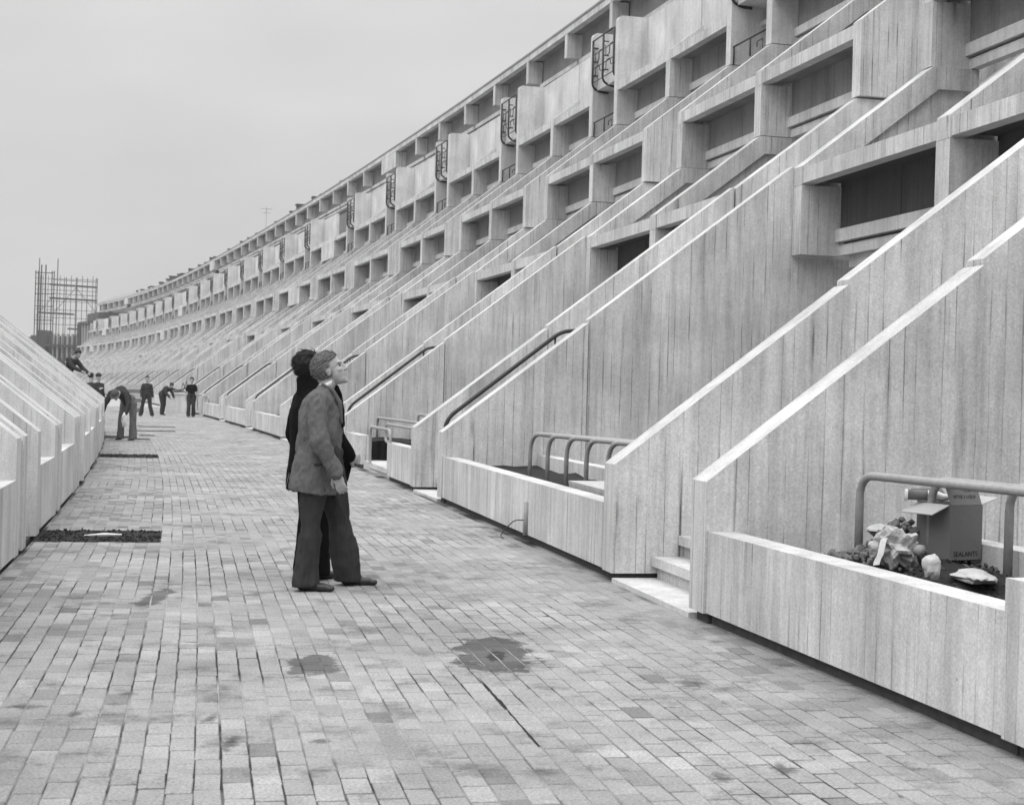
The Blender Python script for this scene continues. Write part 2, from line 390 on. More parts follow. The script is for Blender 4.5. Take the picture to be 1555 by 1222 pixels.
for (s, u, l, w_) in bricks:
    p = street(s, u)
    dip = (noise.noise(Vector((p.x * .9, p.y * .9, 3.1))) * .004)
    M4 = (Matrix.Translation((p.x + rb.uniform(-.0022, .0022), p.y, dip * .5 + rb.uniform(-.0012, .0016))) @ Matrix.Rotation(heading(s) + rb.uniform(-.022, .022), 4, 'Z')
          @ Matrix.Rotation(rb.uniform(-.010, .010), 4, 'X') @ Matrix.Rotation(rb.uniform(-.012, .012), 4, 'Y'))
    tone = rb.gauss(.242, .018)
    if rb.random() < .02: tone *= rb.uniform(.6, .8)
    nzv = noise.noise(Vector((p.x * .5 + 9, p.y * .35, 0)))
    if u < -3.56 and rb.random() < .10 + .25 * max(0, nzv): tone *= rb.uniform(.66, .86)
    if nzv > .12 and rb.random() < .22: tone *= rb.uniform(.68, .9)
    if u < -3.57: tone *= .94
    items.append((p, M4, l, w_, max(.10, tone)))
# the 300 bricks that show largest are objects of their own, the rest is one mesh
def in_view(p):
    d = p.y
    return d > 5.3 and abs(p.x) < d * .345
vis = sorted([i for i in range(len(items)) if in_view(items[i][0])], key=lambda i: items[i][0].y)[:300]
vis = set(vis); base_cache = {}
verts, faces, tones = [], [], []
for i, (p, M4, l, w_, tone) in enumerate(items):
    if i in vis:
        key = (round(l, 3), round(w_, 3))
        if key not in base_cache:
            v, f = [], []; brick_geom(v, f, Matrix.Identity(4), l, w_, .0085)
            base_cache[key] = quadmesh('paving_brick', v, f, BRICK_O)
        o = bpy.data.objects.new('paving_brick', base_cache[key]); col.objects.link(o)
        o.parent = street_o; o.matrix_world = M4; o.color = (tone, tone, tone, 1)
    else:
        n_ = len(faces); brick_geom(verts, faces, M4, l, w_, rb.uniform(.006, .012)); tones += [tone] * (len(faces) - n_)
me = quadmesh('laid_paving_bricks', verts, faces, BRICK_A)
at = me.attributes.new('tone', 'FLOAT', 'FACE'); at.data.foreach_set('value', tones)
o = mobj('paving_bricks', me, parent=street_o); tag(o, kind='stuff')
# far paving, beyond where single bricks can be told apart
FARP = plain('far_paving', 0.30, 0.9, 0.25, 3.0)
fp = mobj('far_paving', sheet('far_paving', BEND, 300, -4.7, -.06, -.002, FARP, 2.0), parent=street_o)
# dug-out troughs with soil in them; a joint that has opened along one course
CRA, CRB = Vector((-.13, 7.92, 0)), Vector((.155, 6.43, 0))
verts, faces = [], []
for a, b, c, d in TROUGHS:
    n = 10; m_ = 6; o_ = len(verts)
    for i in range(n + 1):
        for j in range(m_ + 1):
            q = street(a + (b - a) * i / n, c + (d - c) * j / m_); verts.append((q.x, q.y, -.0018 + rb.uniform(0, .0015)))
    for i in range(n):
        for j in range(m_):
            k = o_ + i * (m_ + 1) + j; faces.append((k, k + 1, k + m_ + 2, k + m_ + 1))
mobj('trench_soil', quadmesh('trench_soil', verts, faces, SOIL), parent=street_o)
verts, faces = [], []
for i in range(25):
    t_ = i / 24; q = CRA.lerp(CRB, t_); wd_ = (.004 + .006 * abs(noise.noise(Vector((i * .6, 2, 0)))) + (.006 if .35 < t_ < .5 else 0)) * min(1, 6 * t_ + .2)
    off = .004 * noise.noise(Vector((i * .9, 7, 0)))
    verts += [(q.x - wd_ + off, q.y, .0030), (q.x + wd_ + off, q.y, .0030)]
    if i: faces.append((2 * i - 2, 2 * i - 1, 2 * i + 1, 2 * i))
mobj('open_joint', quadmesh('open_joint', verts, faces, SOIL), parent=street_o)
bm = bmesh.new()
for (a, b, c, d) in TROUGHS[:2]:
    for i in range(420):
        q = street(rb.uniform(a - .02, b + .02), rb.uniform(c + .05, d + .015)); rad = rb.uniform(.004, .016)
        mm = bmesh.ops.create_icosphere(bm, subdivisions=1, radius=rad, matrix=Matrix.Translation((q.x, q.y, rb.uniform(-.004, .006))))
        for v in mm['verts']: v.co += Vector((rb.uniform(-1, 1), rb.uniform(-1, 1), rb.uniform(-1, 1))) * rad * .3
o = mobj('trench_clods', bm_mesh(bm, 'trench_clods', SOIL), parent=street_o); tag(o, kind='stuff')
# a splinter of wood lying in the near trough
bm = bmesh.new(); tube(bm, [(-.14, -.1, .0), (0.02, 0, .012), (.13, .12, .01)], [.006, .018, .009], 6)
o = mobj('wood_splinter', bm_mesh(bm, 'wood_splinter', WHITE)); o.location = street(5.55, -4.12, .012); o.rotation_euler = (0, 0, -.5)
tag(o, 'pale splinter of wood lying in the dark soil trough', 'wood')
# ------------------------------------------------------------------ right-hand terrace: one bay
H0, SL = .9395, .7712
rk = lambda u: H0 + SL * u
U1, U2, U3, U5 = 4.905, 6.852, 8.79, 12.09
Z1, Z2, Z3 = 3.50, 6.24, 8.98
T1, T2 = 4.7155, 7.433
RK2 = (Z3 - T2) / (U3 - U2)
LIB = {}
def build_bay(L, wide, detail, rail, shell=False):
    """returns list of (name, mesh) in bay coordinates: x into the building, y along the street, z up"""
    key = (round(L, 2), wide, detail, rail, shell)
    if key in LIB: return LIB[key]
    out = []
    def A(nm, me): out.append((nm, me))
    m0, m1 = MID - .28, MID + .02 + (JX if wide else 0)
    nN, nF = (-.18, .10), (G - .12, G + .16)
    b = .014
    # raking walls of the stair, lower length and upper length with an open joint between
    for (a, c) in ((0, .25), (G, G + .25)):
        A('side_wall', prism('side_wall', [(0, .07), (0, H0), (1.965, rk(1.965)), (1.965, .07)], a - .035, c, CONC, .016))
        if a == 0:
            A('side_wall', prism('side_wall', [(1.99, 0), (1.99, rk(1.99) + .03), (U1 - .004, rk(U1) + .03), (U1 - .004, Z1 - .02), (9.6, Z1 - .02), (9.6, 0)], a + .02, c, CONC, b))
        else:
            A('side_wall', prism('side_wall', [(1.99, 0), (1.99, rk(1.99) + .03), (U1 - .03, rk(U1 - .03) + .03), (U1 - .03, 0)], a + .02, c, CONC, b))
            A('side_wall', prism('side_wall', [(U1, 0), (U1, T1), (U2, Z2 - .02), (7.55, Z2 - .02), (9.6, Z2 - .02), (9.6, 0)], a - .03, c, CONC, b))
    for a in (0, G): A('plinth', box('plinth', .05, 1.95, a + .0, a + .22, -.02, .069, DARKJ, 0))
    # stair between them
    bm = bmesh.new()
    add_box(bm, .0, .45, .255, G - .04, -.02, .035)
    for i in range(1, 21):
        u = .34 + i * .22 - .22
        add_box(bm, u + .04, u + .40, .255, G - .04, -.02 + (i - 1) * .17, .035 + i * .17 - .075)
        add_box(bm, u - .01, u + .30, .255, G - .04, .036 + i * .17 - .075, .036 + i * .17)
    A('stair_flight', bm_mesh(bm, 'stair_flight', CONC_S))
    if rail:
        pts = bend([(.10, .40, rk(.10) - .18), (.13, .40, rk(.13) + .07), (1.72, .40, rk(1.72) + .09), (2.0, .40, rk(1.72) + .09)], .16, 5)
        bm = bmesh.new(); tube(bm, pts, .029, 8)
        tube(bm, [(1.62, .40, rk(1.62) + .06), (1.62, .40, rk(1.62) - .14), (1.62, .26, rk(1.62) - .16)], .016, 6)
        tube(bm, [(.22, .40, rk(.22) - .06), (.22, .26, rk(.22) - .12)], .016, 6)
        A('handrail', bm_mesh(bm, 'handrail', BLACKRAIL, True))
    # ---- storey openings
    def storey(u, zb, zt, y0, y1):
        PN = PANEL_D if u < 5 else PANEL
        if y1 > m1 + 1: y1 = y1 + .021 * u
        A('beam', box('beam', u + .02, u + .22, y0 - .02, y1 + .02, zt - .235, zt - .02, CONC, b))
        A('soffit', box('soffit', u + .222, u + .62, y0 - .02, y1 + .02, zt - .20, zt - .06, PN, 0))  # underside shade deepened by the darker panel colour
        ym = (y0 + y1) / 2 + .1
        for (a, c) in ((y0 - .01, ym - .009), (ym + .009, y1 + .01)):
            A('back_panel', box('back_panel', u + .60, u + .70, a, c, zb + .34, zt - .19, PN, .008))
        A('sill_band', box('sill_band', u + .53, u + .72, y0 - .01, y1 + .01, zb + .19, zb + .365, CONC_S, b))
        A('sill_band', box('sill_band', u + .59, u + .73, y0 - .01, y1 + .01, zb + .005, zb + .15, CONC_S, b))
        bmx = bmesh.new(); add_box(bmx, u + .66, u + .73, y0 - .01, y1 + .01, zb + .14, zb + .2, ); A('recess_strip', bm_mesh(bmx, 'recess_strip', FRAME))
    # storey 1
    for (y0, y1) in ((G + .25, m0), (m1, L - .24)):
        storey(U1, Z1, T1, y0, y1)
        A('floor_slab', box('floor_slab', U1 + .70, 9.5, y0, y1, Z1 - .16, Z1, CONC_S, 0))
        # glazed wall of the ground floor, set deep under the slab
        A('window', box('window', 8.0, 8.05, y0, y1, .1, Z1 - .17, GLASS, 0))
        bmx = bmesh.new()
        nb_ = 4
        for i in range(nb_ + 1):
            yy = y0 + (y1 - y0) * i / nb_; add_box(bmx, 7.93, 8.06, yy - .04, yy + .04, .1, Z1 - .18)
        A('window_frame', bm_mesh(bmx, 'window_frame', FRAME))
    A('pillar', prism('pillar', [(U1, Z1), (U1, T1 - .26), (U1 + .62, T1 - .26), (U1 + .62, Z1)], -.25, .06, CONC, .004))
    A('pillar', prism('pillar', [(U1, 0), (U1, T1 - .26), (U1 + .62, T1 - .26), (U1 + .62, 0)], m0 - .02, m1, CONC, .004))
    def rake(u0, t0, u1, z1, y0, y1, lshape=True):
        sl = (z1 - t0) / (u1 - u0); k = .34
        ue = u1 + .72
        zl = z1 - .005
        lo = zl - .31
        ulo = u1 + .10
        z_s = t0 - .255
        us = ulo - (lo - z_s) / sl
        A('rake_beam', prism('rake_beam', [(u0, z_s), (u0, t0), (u1, zl), (ue, zl), (ue, lo), (ulo, lo), (us, z_s)], y0, y1, CONC, b))
        A('infill_panel', prism('infill_panel', [(us + .08, z_s - .05), (us + .02, z_s + .03), (ulo + .0, lo + .06), (ue - .02, lo + .06), (ue - .02, z_s - .05)], y0 + .10, y1 - .05, CONC, 0))
    rmid = [(m0, m1)] if not wide else [(m0, m0 + .3), (m1 - .3, m1)]
    rake(U1, T1, U2, Z2, -.25, .06)
    for (y0, y1) in rmid: rake(U1, T1, U2, Z2, y0 - .02, y1)
    # storey 2
    for (y0, y1) in (nN, (m0, m1)):
        A('pillar', box('pillar', U2, U2 + .66, y0, y1, Z2 + .012, T2 - .26, CONC, .004))
    for (y0, y1) in [nN] + rmid: rake(U2, T2, U3, Z3, y0, y1)
    A('side_wall', prism('side_wall', [(U2, Z2 + .012), (U2, T2), (U3, Z3 - .006), (9.6, Z3 - .006), (9.6, Z2 + .012)], nF[0], nF[1], CONC, b))
    A('stair_slope', prism('stair_slope', [(4.4, 2.2), (4.4, 3.1), (9.7, 3.1 + .77 * 5.3), (9.7, 2.2)], .26, nF[0] - .006, CONC_S, 0))
    for (y0, y1) in ((nF[1], m0), (m1, L + nN[0])):
        storey(U2, Z2, T2, y0, y1)
    # storey 3 and the tall fins of storey 4
    FT = 12.0
    for (y0, y1) in (nN, nF):
        A('party_fin', prism('party_fin', [(U3, Z3 + .012), (U3, FT - .09), (U3 + .03, FT - .03), (U3 + .09, FT), (U3 + .86, FT), (U3 + .86, Z3 + .012)], y0, y1, CONC_S, b))
    A('pillar', box('pillar', U3, U3 + .66, m0, m1, Z3 + .012, 9.93, CONC, b))
    A('rake_beam', prism('rake_beam', [(U3, 9.935), (U3, 10.17), (U3 + .86, 10.84 if not wide else 10.18), (U3 + .86, 9.935)], m0, m1, CONC_S, b))
    for (y0, y1) in ((nF[1], m0), (m1, L + nN[0])):
        storey(U3, Z3, 10.17, y0, y1)
        A('parapet', box('parapet', U3 + .86, U3 + 1.02, y0 + .004 - (.14 if y0 > MID else 0), y1 - .004 + (.13 if y1 < m1 + 1 else .20), 10.0, FT - .004, CONC_S, b))
    # stair slot of storey 3 and 4: back wall, low railing, hanging screen
    A('slot_wall', box('slot_wall', U3 + 1.3, U3 + 1.45, nN[1] - .02, nF[0] + .02, Z3 - .3, FT, CONC, 0))
    A('landing', box('landing', U3 + .12, U3 + 1.3, nN[1], nF[0], 10.32, 10.47, CONC_S, 0))
    y0, y1 = nN[1] + .01, nF[0] - .01
    bm = bmesh.new()
    tube(bm, [(U3 + .06, y0, 9.38), (U3 + .06, y1, 9.38)], .022, 5)
    for yy in (y0 + .03, (y0 + y1) / 2, y1 - .03): tube(bm, [(U3 + .06, yy, Z3), (U3 + .06, yy, 9.38)], .02, 5)
    tube(bm, [(U3 + .06, y0 + .3, 9.02), (U3 + .06, y0 + .3, 9.22), (U3 + .06, y0 + .6, 9.22), (U3 + .06, y0 + .6, 9.1)], .012, 5)
    A('low_railing', bm_mesh(bm, 'low_railing', BLACKRAIL, True))
    bm = bmesh.new(); xf = U3 - .03
    ys = (y0 + .02, (y0 + y1) / 2, y1 - .02)
    for yy in ys:
        tube(bm, bend([(xf, yy, 11.75), (xf, yy, 10.40), (xf + .28, yy, 10.28), (xf + .5, yy, 10.28)], .15, 4), .032, 6)
        for zz_ in (10.75, 11.15, 11.55): tube(bm, [(xf, yy, zz_), (xf + .16, yy, zz_)], .02, 5)
    tube(bm, [(xf, ys[0], 11.74), (xf, ys[2], 11.74)], .022, 6)
    for zz_ in (10.52, 10.92, 11.32): tube(bm, [(xf, ys[0], zz_), (xf, ys[2], zz_)], .014, 5)
    for k in range(2):      # bent wire squiggles in each light of the screen
        a = ys[k]; d = ys[k + 1] - ys[k]
        tube(bm, bend([(xf, a, 11.35), (xf, a + .4 * d, 11.35), (xf, a + .4 * d, 11.08), (xf, a + .75 * d, 11.08), (xf, a + .75 * d, 11.4), (xf, a + d, 11.4)], .1, 3), .013, 5)
        tube(bm, bend([(xf, a, 10.75), (xf, a + .3 * d, 10.75), (xf, a + .3 * d, 10.95), (xf, a + .7 * d, 10.95), (xf, a + .7 * d, 10.68), (xf, a + d, 10.68)], .1, 3), .013, 5)
    A('hanging_screen', bm_mesh(bm, 'hanging_screen', BLACKRAIL, True))
    A('screen_panel', box('screen_panel', U3 + .14, U3 + .17, nN[1] + .01, nF[0] - .01, 10.475, 11.5, CONC_S, 0))
    # recessed storey 4 wall
    A('window', box('window', 12.9, 12.95, .0, L, 10.0, 14.0, GLASS, 0))
    A('terrace_slab', box('terrace_slab', U3 + .70, 12.9, .3, L, 9.9, 10.0, CONC_S, 0))
    # storey 5, hung piers under the roof beam
    Z5, T5 = 14.31, 15.45
    mids = [(-.08, .22), (MID - 1.16, MID - .86 + (JX if wide else 0))]
    mids = [(-.10, .20), (P / 2 - .10, P / 2 + .20 + (JX - .3 if wide else 0))]
    for (y0, y1) in mids:
        A('pier', box('pier', U5, U5 + .62, y0, y1, Z5, T5 - .24, CONC, b))
    A('roof_beam', box('roof_beam', U5 - .012, U5 + .24, -.02, L + .04, T5 - .235, T5, CONC, b))
    for (y0, y1) in ((mids[0][1], mids[1][0]), (mids[1][1], L - .10)):
        A('soffit', box('soffit', U5 + .24, U5 + .70, y0, y1 + .02, T5 - .21, T5 - .1, PANEL, 0))  # panel colour here paints in shade under the roof beam
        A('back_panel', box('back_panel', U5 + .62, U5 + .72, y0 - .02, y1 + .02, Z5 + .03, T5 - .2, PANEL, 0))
        A('sill_band', box('sill_band', U5 + .50, U5 + .72, y0 - .1, y1 + .1, Z5 - .20, Z5 - .03, CONC_S, b))
        A('sill_band', box('sill_band', U5 + .56, U5 + .74, y0 - .1, y1 + .1, Z5 - .43, Z5 - .26, CONC_S, b))
    A('floor_slab', box('floor_slab', U5 + .75, 15.1, .0, L, Z5 - .45, Z5 - .3, CONC_S, 0))
    A('roof', prism('roof', [(U5 - .04, T5 + .006), (U5 - .04, T5 + .09), (15.2, T5 + 1.55), (15.2, T5 + .006)], -.01, L + .05, ROOF, b))
    A('rear_wall', box('rear_wall', 15.0, 15.19, 0, L + .3, 0, T5, CONC, 0))
    if detail == 0:      # far bays: too small to show their parts
        bm = bmesh.new()
        skip = ('stair_flight', 'window_frame')
        dark = bmesh.new()
        lists = {}
        if shell:
            out = [(n_, m_) for n_, m_ in out if min(v.co.z for v in m_.vertices) > 13]
            out.append(('core', box('core', 10.5, 15.1, 0, L, 0, 13.6, RAWDARK, 0)))
            for q_ in range(4): out.append(('column', box('column', 9.2, 9.7, q_ * L / 4, q_ * L / 4 + .5, 0, 11.6, STONE, 0)))
            out.append(('deck', box('deck', 8.8, 10.5, 0, L, 11.61, 12.0, RAWDARK, 0)))
            out.append(('deck', box('deck', 7.5, 10.5, 0, L, 6.2, 6.6, RAWDARK, 0)))
        for nm, me in out:
            if nm in skip: continue
            lists.setdefault(me.materials[0].name, []).append(me)
        allm = []
        mats = []
        for mn, l_ in lists.items():
            mats.append(bpy.data.materials[mn])
            for me in l_:
                n_ = len(bm.faces); bm.from_mesh(me); bm.faces.ensure_lookup_table()
                for f in bm.faces[n_:]: f.material_index = len(mats) - 1
        me = bpy.data.meshes.new('terrace_house'); bm.to_mesh(me); bm.free()
        for mt in mats: me.materials.append(mt)
        out = [('JOINED', me)]
    LIB[key] = out
    return out

GRP_R = 'stepped concrete houses of the long right-hand terrace'
lab = {-1: 'stepped concrete house with raking walls behind the planter that holds the cardboard box',
       0: 'stepped concrete house with raking walls behind the planter with five nested steel hoops',
       1: 'stepped concrete house with raking walls behind the planter that is split by steps'}
ORD = ['first', 'second', 'third', 'fourth', 'fifth', 'sixth', 'seventh', 'eighth', 'ninth', 'tenth', 'eleventh', 'twelfth', 'thirteenth', 'fourteenth', 'fifteenth', 'sixteenth', 'seventeenth']
NB0, NB1 = -1, 26
bay_frames = {}
NEAR_TURN = 0.235          # the nearest planter and house stand on a straight line, off the curve
for k in range(NB0, NB1):
    a, c = street(s_of(k)), street(s_of(k + 1))
    if k == -1: a = c + Vector((math.sin(NEAR_TURN), -math.cos(NEAR_TURN), 0)) * P
    d = c - a; rz = math.atan2(-d.x, d.y); bay_frames[k] = (a, rz, d.length)
    wide = k in (7, 15, 23)
    far = k >= 12
    L = d.length if False else (P + (JX if wide else 0))
    parts = build_bay(L, wide, 0 if far else 1, k != 0 and k > -1, k >= 25)
    label = lab.get(k, 'stepped concrete house with raking walls, %s along the terrace beyond the split planter' % ORD[min(16, max(0, k - 2))])
    if far:
        o = mobj('terrace_house', parts[0][1], loc=a, rot=(0, 0, rz))
        tag(o, 'small far %s of the curving terrace, %s counted from the scaffold' % ('unfinished house shell' if k >= 25 else 'stepped concrete house', ORD[NB1 - 1 - k]), 'house', 'far houses of the curving terrace')
    else:
        r = empty('terrace_house', a, rz)
        tag(r, label, 'house', GRP_R)
        win = None
        for nm, me in parts:
            o = mobj(nm, me, parent=win if nm == 'window_frame' else r)
            if nm == 'window': win = o
# roof cowls that break the skyline
bmv = bmesh.new(); add_box(bmv, -.35, .35, -.3, .3, 0, .55); add_box(bmv, -.42, .42, -.37, .37, .55, .66); bev(bmv, .02)
vent_me = bm_mesh(bmv, 'roof_cowl', RAWDARK)
for k in range(9, 24):
    for f in ((.3, .75) if k % 3 else (.55,)):
        s_ = s_of(k) + f * P + random.uniform(-.6, .6)
        p = street(s_, 14.1, 15.47 + .09 + (14.1 - 12.05) * .46)
        o = mobj('roof_cowl', vent_me, loc=p, rot=(0, 0, heading(s_)))
        sc = random.uniform(.5, 1.2); o.scale = (sc * random.uniform(.6, 1.6), sc, random.uniform(.3, .8))
        tag(o, 'small dark roof cowl on the sloping top of the long terrace', 'roof vent', 'roof cowls along the terrace skyline')
# television aerial on the roof
bm = bmesh.new(); tube(bm, [(0, 0, 0), (0, 0, 2.6)], .014, 5)
tube(bm, [(-.6, 0, 2.4), (.6, 0, 2.4)], .015, 4); tube(bm, [(-.4, 0, 2.0), (.4, 0, 2.0)], .015, 4); tube(bm, [(0, -.7, 2.2), (0, .7, 2.2)], .015, 4)
o = mobj('television_aerial', bm_mesh(bm, 'television_aerial', SCAF), loc=street(142, 14.3, 16.5), rot=(0, 0, .3)); tag(o, 'thin television aerial standing on the roof of the long terrace', 'aerial')

# ------------------------------------------------------------------ planters along the right-hand foot
def planter(k, pieces, label, group='low concrete planters in front of the right-hand terrace', joint=None, fill=.50, mound=None):
    a, rz, d = bay_frames[k]
    r = empty('concrete_planter', a, rz); tag(r, label, 'planter', group)
    for (y0, y1) in pieces:
        segs = [(y0, y1)] if not joint else [(y0, joint - .008), (joint + .008, y1)]
        for (c, e) in segs: mobj('front_wall', box('front_wall', .018, .215, c, e, .075, .612, CONC, .014), parent=r)
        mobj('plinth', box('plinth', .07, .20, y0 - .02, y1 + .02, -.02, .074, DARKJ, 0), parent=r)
        mobj('back_wall', box('back_wall', 1.30, 1.48, y0, y1, .0, .66, CONC_S, .014), parent=r)
        # soil, lumpy
        bm = bmesh.new(); nx, ny = 7, max(6, int((y1 - y0) / .22)); grid = []
        for i in range(nx + 1):
            for j in range(ny + 1):
                xx = .215 + (1.085) * i / nx; yy = y0 + (y1 - y0) * j / ny
                q = a + Matrix.Rotation(rz, 3, 'Z') @ Vector((xx, yy, 0))
                hm_ = .12 * math.exp(-((q.x - mound[0]) ** 2 / .10 + (q.y - mound[1]) ** 2 / .55)) if mound else 0
                grid.append(bm.verts.new((xx, yy, fill + hm_ + .05 * noise.noise(q * 1.7) + .03 * noise.noise(q * 6))))
        for i in range(nx):
            for j in range(ny):
                t = i * (ny + 1) + j; bm.faces.new((grid[t], grid[t + 1], grid[t + ny + 2], grid[t + ny + 1]))
        tag(mobj('soil', bm_mesh(bm, 'soil', SOIL, True), parent=r), kind='stuff')
    return r
pl = {}
pl[-1] = planter(-1, [(P - 3.64, P - .04)], 'low concrete planter holding soil, rubble and the cardboard box', joint=None, fill=.455, mound=(2.60, 9.05))
mobj('end_pier', box('end_pier', .0, .26, P - 4.5, P - 3.644, .07, .76, CONC, .014), parent=pl[-1])
mobj('front_wall', box('front_wall', .018, .215, G + .26, P - 4.504, .075, .612, CONC, .014), parent=pl[-1])
mobj('plinth', box('plinth', .08, .20, G + .26, P - 3.66, -.02, .074, DARKJ, 0), parent=pl[-1])
pl[0] = planter(0, [(G + .255, P - .04)], 'low concrete planter with five nested steel hoops', joint=5.25)
pl[1] = planter(1, [(G + .255, 4.85), (8.35, P - .04)], 'low concrete planter split in two by a short flight of steps')
for k in range(2, 11):
    wide = k == 7
    planter(k, [(G + .255, P - .04 + (JX if wide else 0))], 'plain low concrete planter, %s along the street beyond the split planter' % ORD[k - 2])
# steps through the split planter
a, rz, d = bay_frames[1]
r = empty('planter_steps', a, rz); tag(r, 'two pale concrete steps through the gap in the split planter', 'steps')
for i in range(2): mobj('step', box('step', .12 + .5 * i, 1.3, 4.86, 8.34, -.02 + .0 * i, .15 + .16 * i, CONC_S, .012), parent=r)
# drain pipe stub and loose wire at the planter joint
a, rz, d = bay_frames[0]
r = empty('drain_pipe', a, rz); tag(r, 'short pipe with a loose wire at the planter wall joint', 'pipe')
bm = bmesh.new(); tube(bm, [(.006, 5.25, .07), (.006, 5.25, .40)], .03, 8); mobj('pipe', bm_mesh(bm, 'pipe', STEEL, True), parent=r)
bm = bmesh.new(); tube(bm, bend([(-.02, 5.25, .22), (-.06, 5.5, .2), (-.10, 5.75, .08), (-.14, 5.8, .01), (-.16, 5.55, .01)], .1, 4), .006, 5); mobj('wire', bm_mesh(bm, 'wire', SCAF, True), parent=r)

# ------------------------------------------------------------------ steel hoops
def hoop(name, p0, p1, zb, zt, r, label, group, rad=.12, loop=False):
    """an inverted U (or a closed rounded loop) of tube between two ground points"""
    p0, p1 = Vector(p0), Vector(p1); d = (p1 - p0)
    ln = d.length; rz = math.atan2(d.y, d.x)
    bm = bmesh.new()
    if loop:
        pts = bend([(ln / 2, 0, 0), (0, 0, 0), (0, 0, zt - zb), (ln, 0, zt - zb), (ln, 0, 0), (ln / 2 + .001, 0, 0)], rad, 5)
    else:
        pts = bend([(0, 0, -.04), (0, 0, zt - zb), (ln, 0, zt - zb), (ln, 0, -.04)], rad, 6)
    tube(bm, pts, r, 10)
    o = mobj(name, bm_mesh(bm, name, STEEL, True), loc=(p0.x, p0.y, zb), rot=(0, 0, rz))
    tag(o, label, 'railing', group); return o
def pu(s, u): q = street(s, u); return (q.x, q.y)
def v3(s, u): q = street(s, u); return Vector((q.x, q.y, 0))
for j in range(3):
    q0 = Vector((2.21 + .335 * j, 9.6 - .42 * j, 0))
    hoop('hoop_railing', q0, q0 + Vector((.36, -.93, 0)) * 2.3,   .5, 1.035, .0265,
         ['grey steel hoop rail between the rubble heap and the cardboard box', 'grey steel hoop rail rising just behind the cardboard box', 'grey steel hoop rail between the cardboard box and the end pier'][j], 'steel hoops beside the cardboard box', .15)
for j in range(5):
    s_ = 7.62 - .62 * j
    hoop('hoop_railing', v3(s_, .56 + .055 * j), v3(s_ - 3.0, 1.23 + .055 * j), .45, 1.02, .0255,
         'grey steel hoop rail, %s of the five nested hoops counted towards the stone trough' % ORD[j], 'five nested steel hoops', .24)
hoop('guard_loop', v3(15.0, .02), v3(17.0, -.02), .10, .82, .026, 'tall steel guard loop at the near edge of the planter steps', None, .2, True)
hoop('guard_loop', v3(15.05, .5), v3(18.3, .45), .52, .84, .026, 'long low steel guard loop with rounded ends beside the planter steps', None, .16, True)
hoop('hoop_railing', v3(20.0, .55), v3(13.2, .75), .5, .92, .026, 'long single steel rail above the split planter', None, .16)
for j in range(3):
    s_ = 18.6 - .6 * j
    hoop('hoop_railing', v3(s_, 1.1), v3(s_ - 2.4, 1.35), .45, 1.02, .026, 'grey steel hoop rail behind the split planter, %s from the planter steps' % ORD[j], 'three hoops behind the split planter', .15)
hoop('guard_loop', v3(62.0, .0), v3(64.5, -.02), .10, .95, .03, 'small far steel guard loop at the terrace foot', None, .2, True)
hoop('guard_loop', v3(60.6, .15), v3(62.6, .1), .10, .9, .03, 'second small far guard loop behind another loop', None, .2, True)

# ------------------------------------------------------------------ left-hand terrace
HL, SLL = 1.0, .78
LU = -4.73
# (start, thickness) of every raking wall, from the camera outwards
LW = [(-4.6, .3), (-3.4, .3), (-.6, .3), (.35, .3), (3.55, .32), (4.15, .32), (5.42, .32), (7.63, .32), (8.34, .32), (11.25, .32), (11.8, .32), (12.40, .32), (13.75, .32),
      (16.26, .34), (19.1, .34), (20.15, .34), (21.2, .34), (24.3, .36), (25.3, .36), (26.3, .36), (29.2, .36), (30.2, .36), (31.2, .36), (34.2, .36), (35.4, .36)]
lw = [a for a, b in LW]; lth = dict(LW)
wall_me = {}
def left_wall(w_):
    key = round(w_, 2)
    if key not in wall_me:
        wall_me[key] = [prism('side_wall', [(0, .012), (0, HL), (-3.4, HL + SLL * 3.4), (-3.4, .012)], -.0, w_, CONC_L, .016),
                        prism('side_wall', [(-3.42, 0), (-3.42, HL + SLL * 3.42 + .02), (-7.0, HL + SLL * 7), (-8.2, HL + SLL * 7), (-8.2, 0)], .02, w_ - .02, CONC_L, .014)]
    return wall_me[key]
i = 0; ends = lw[1:] + [41.0]
li = 0; nleft = -1
while li < len(lw):
    # a house runs from one wall to the wall that starts the next wide gap
    s0 = lw[li]; grp = [s0]; li += 1
    while li < len(lw) and lw[li] - lw[li - 1] < 1.4: grp.append(lw[li]); li += 1
    s1 = lw[li] if li < len(lw) else 36.4
    nleft += 1
    r = empty('terrace_house', street(s0, LU), heading(s0))
    tag(r, 'low pale concrete house with raking walls, %s along the left side' % ORD[nleft], 'house', 'low houses of the left-hand terrace')
    for t in grp:
        for me in left_wall(lth[t]): mobj('side_wall', me, parent=r, loc=(0, t - s0, 0))
    gaps = list(zip(grp, grp[1:])) + ([(grp[-1], s1)] if s1 - grp[-1] > .3 else [])
    for a, c in gaps:
        y0, y1 = a - s0 + lth[a] + .002, c - s0 - .002
        if y1 - y0 < .05: continue
        wide = (y1 - y0) > 1.2
        if wide:
            mobj('planter_front', box('planter_front', -.2, -.015, y0, y1, .03, .66, CONC_L, .012), parent=r)
            mobj('planter_soil', box('planter_soil', -1.4, -.205, y0, y1, .0, .56, CONC_S, 0), parent=r)
        if y1 - y0 < .75: mobj('coping_slab', prism('coping_slab', [(-.02, .03), (-.02, HL - .03), (-3.4, HL + SLL * 3.4 - .03), (-3.4, .03)], y0, y1, CONC_L, .008), parent=r)
        mobj('stair_slope', prism('stair_slope', [(-.6, -.02), (-.6, .04), (-1.4, .4), (-8.0, HL + SLL * 7 - .6), (-8.0, -.02)], y0, y1, CONC_L, 0), parent=r)
    mobj('plinth', box('plinth', -1.9, -.05, 0, s1 - s0, -.03, .011, DARKJ, 0), parent=r)

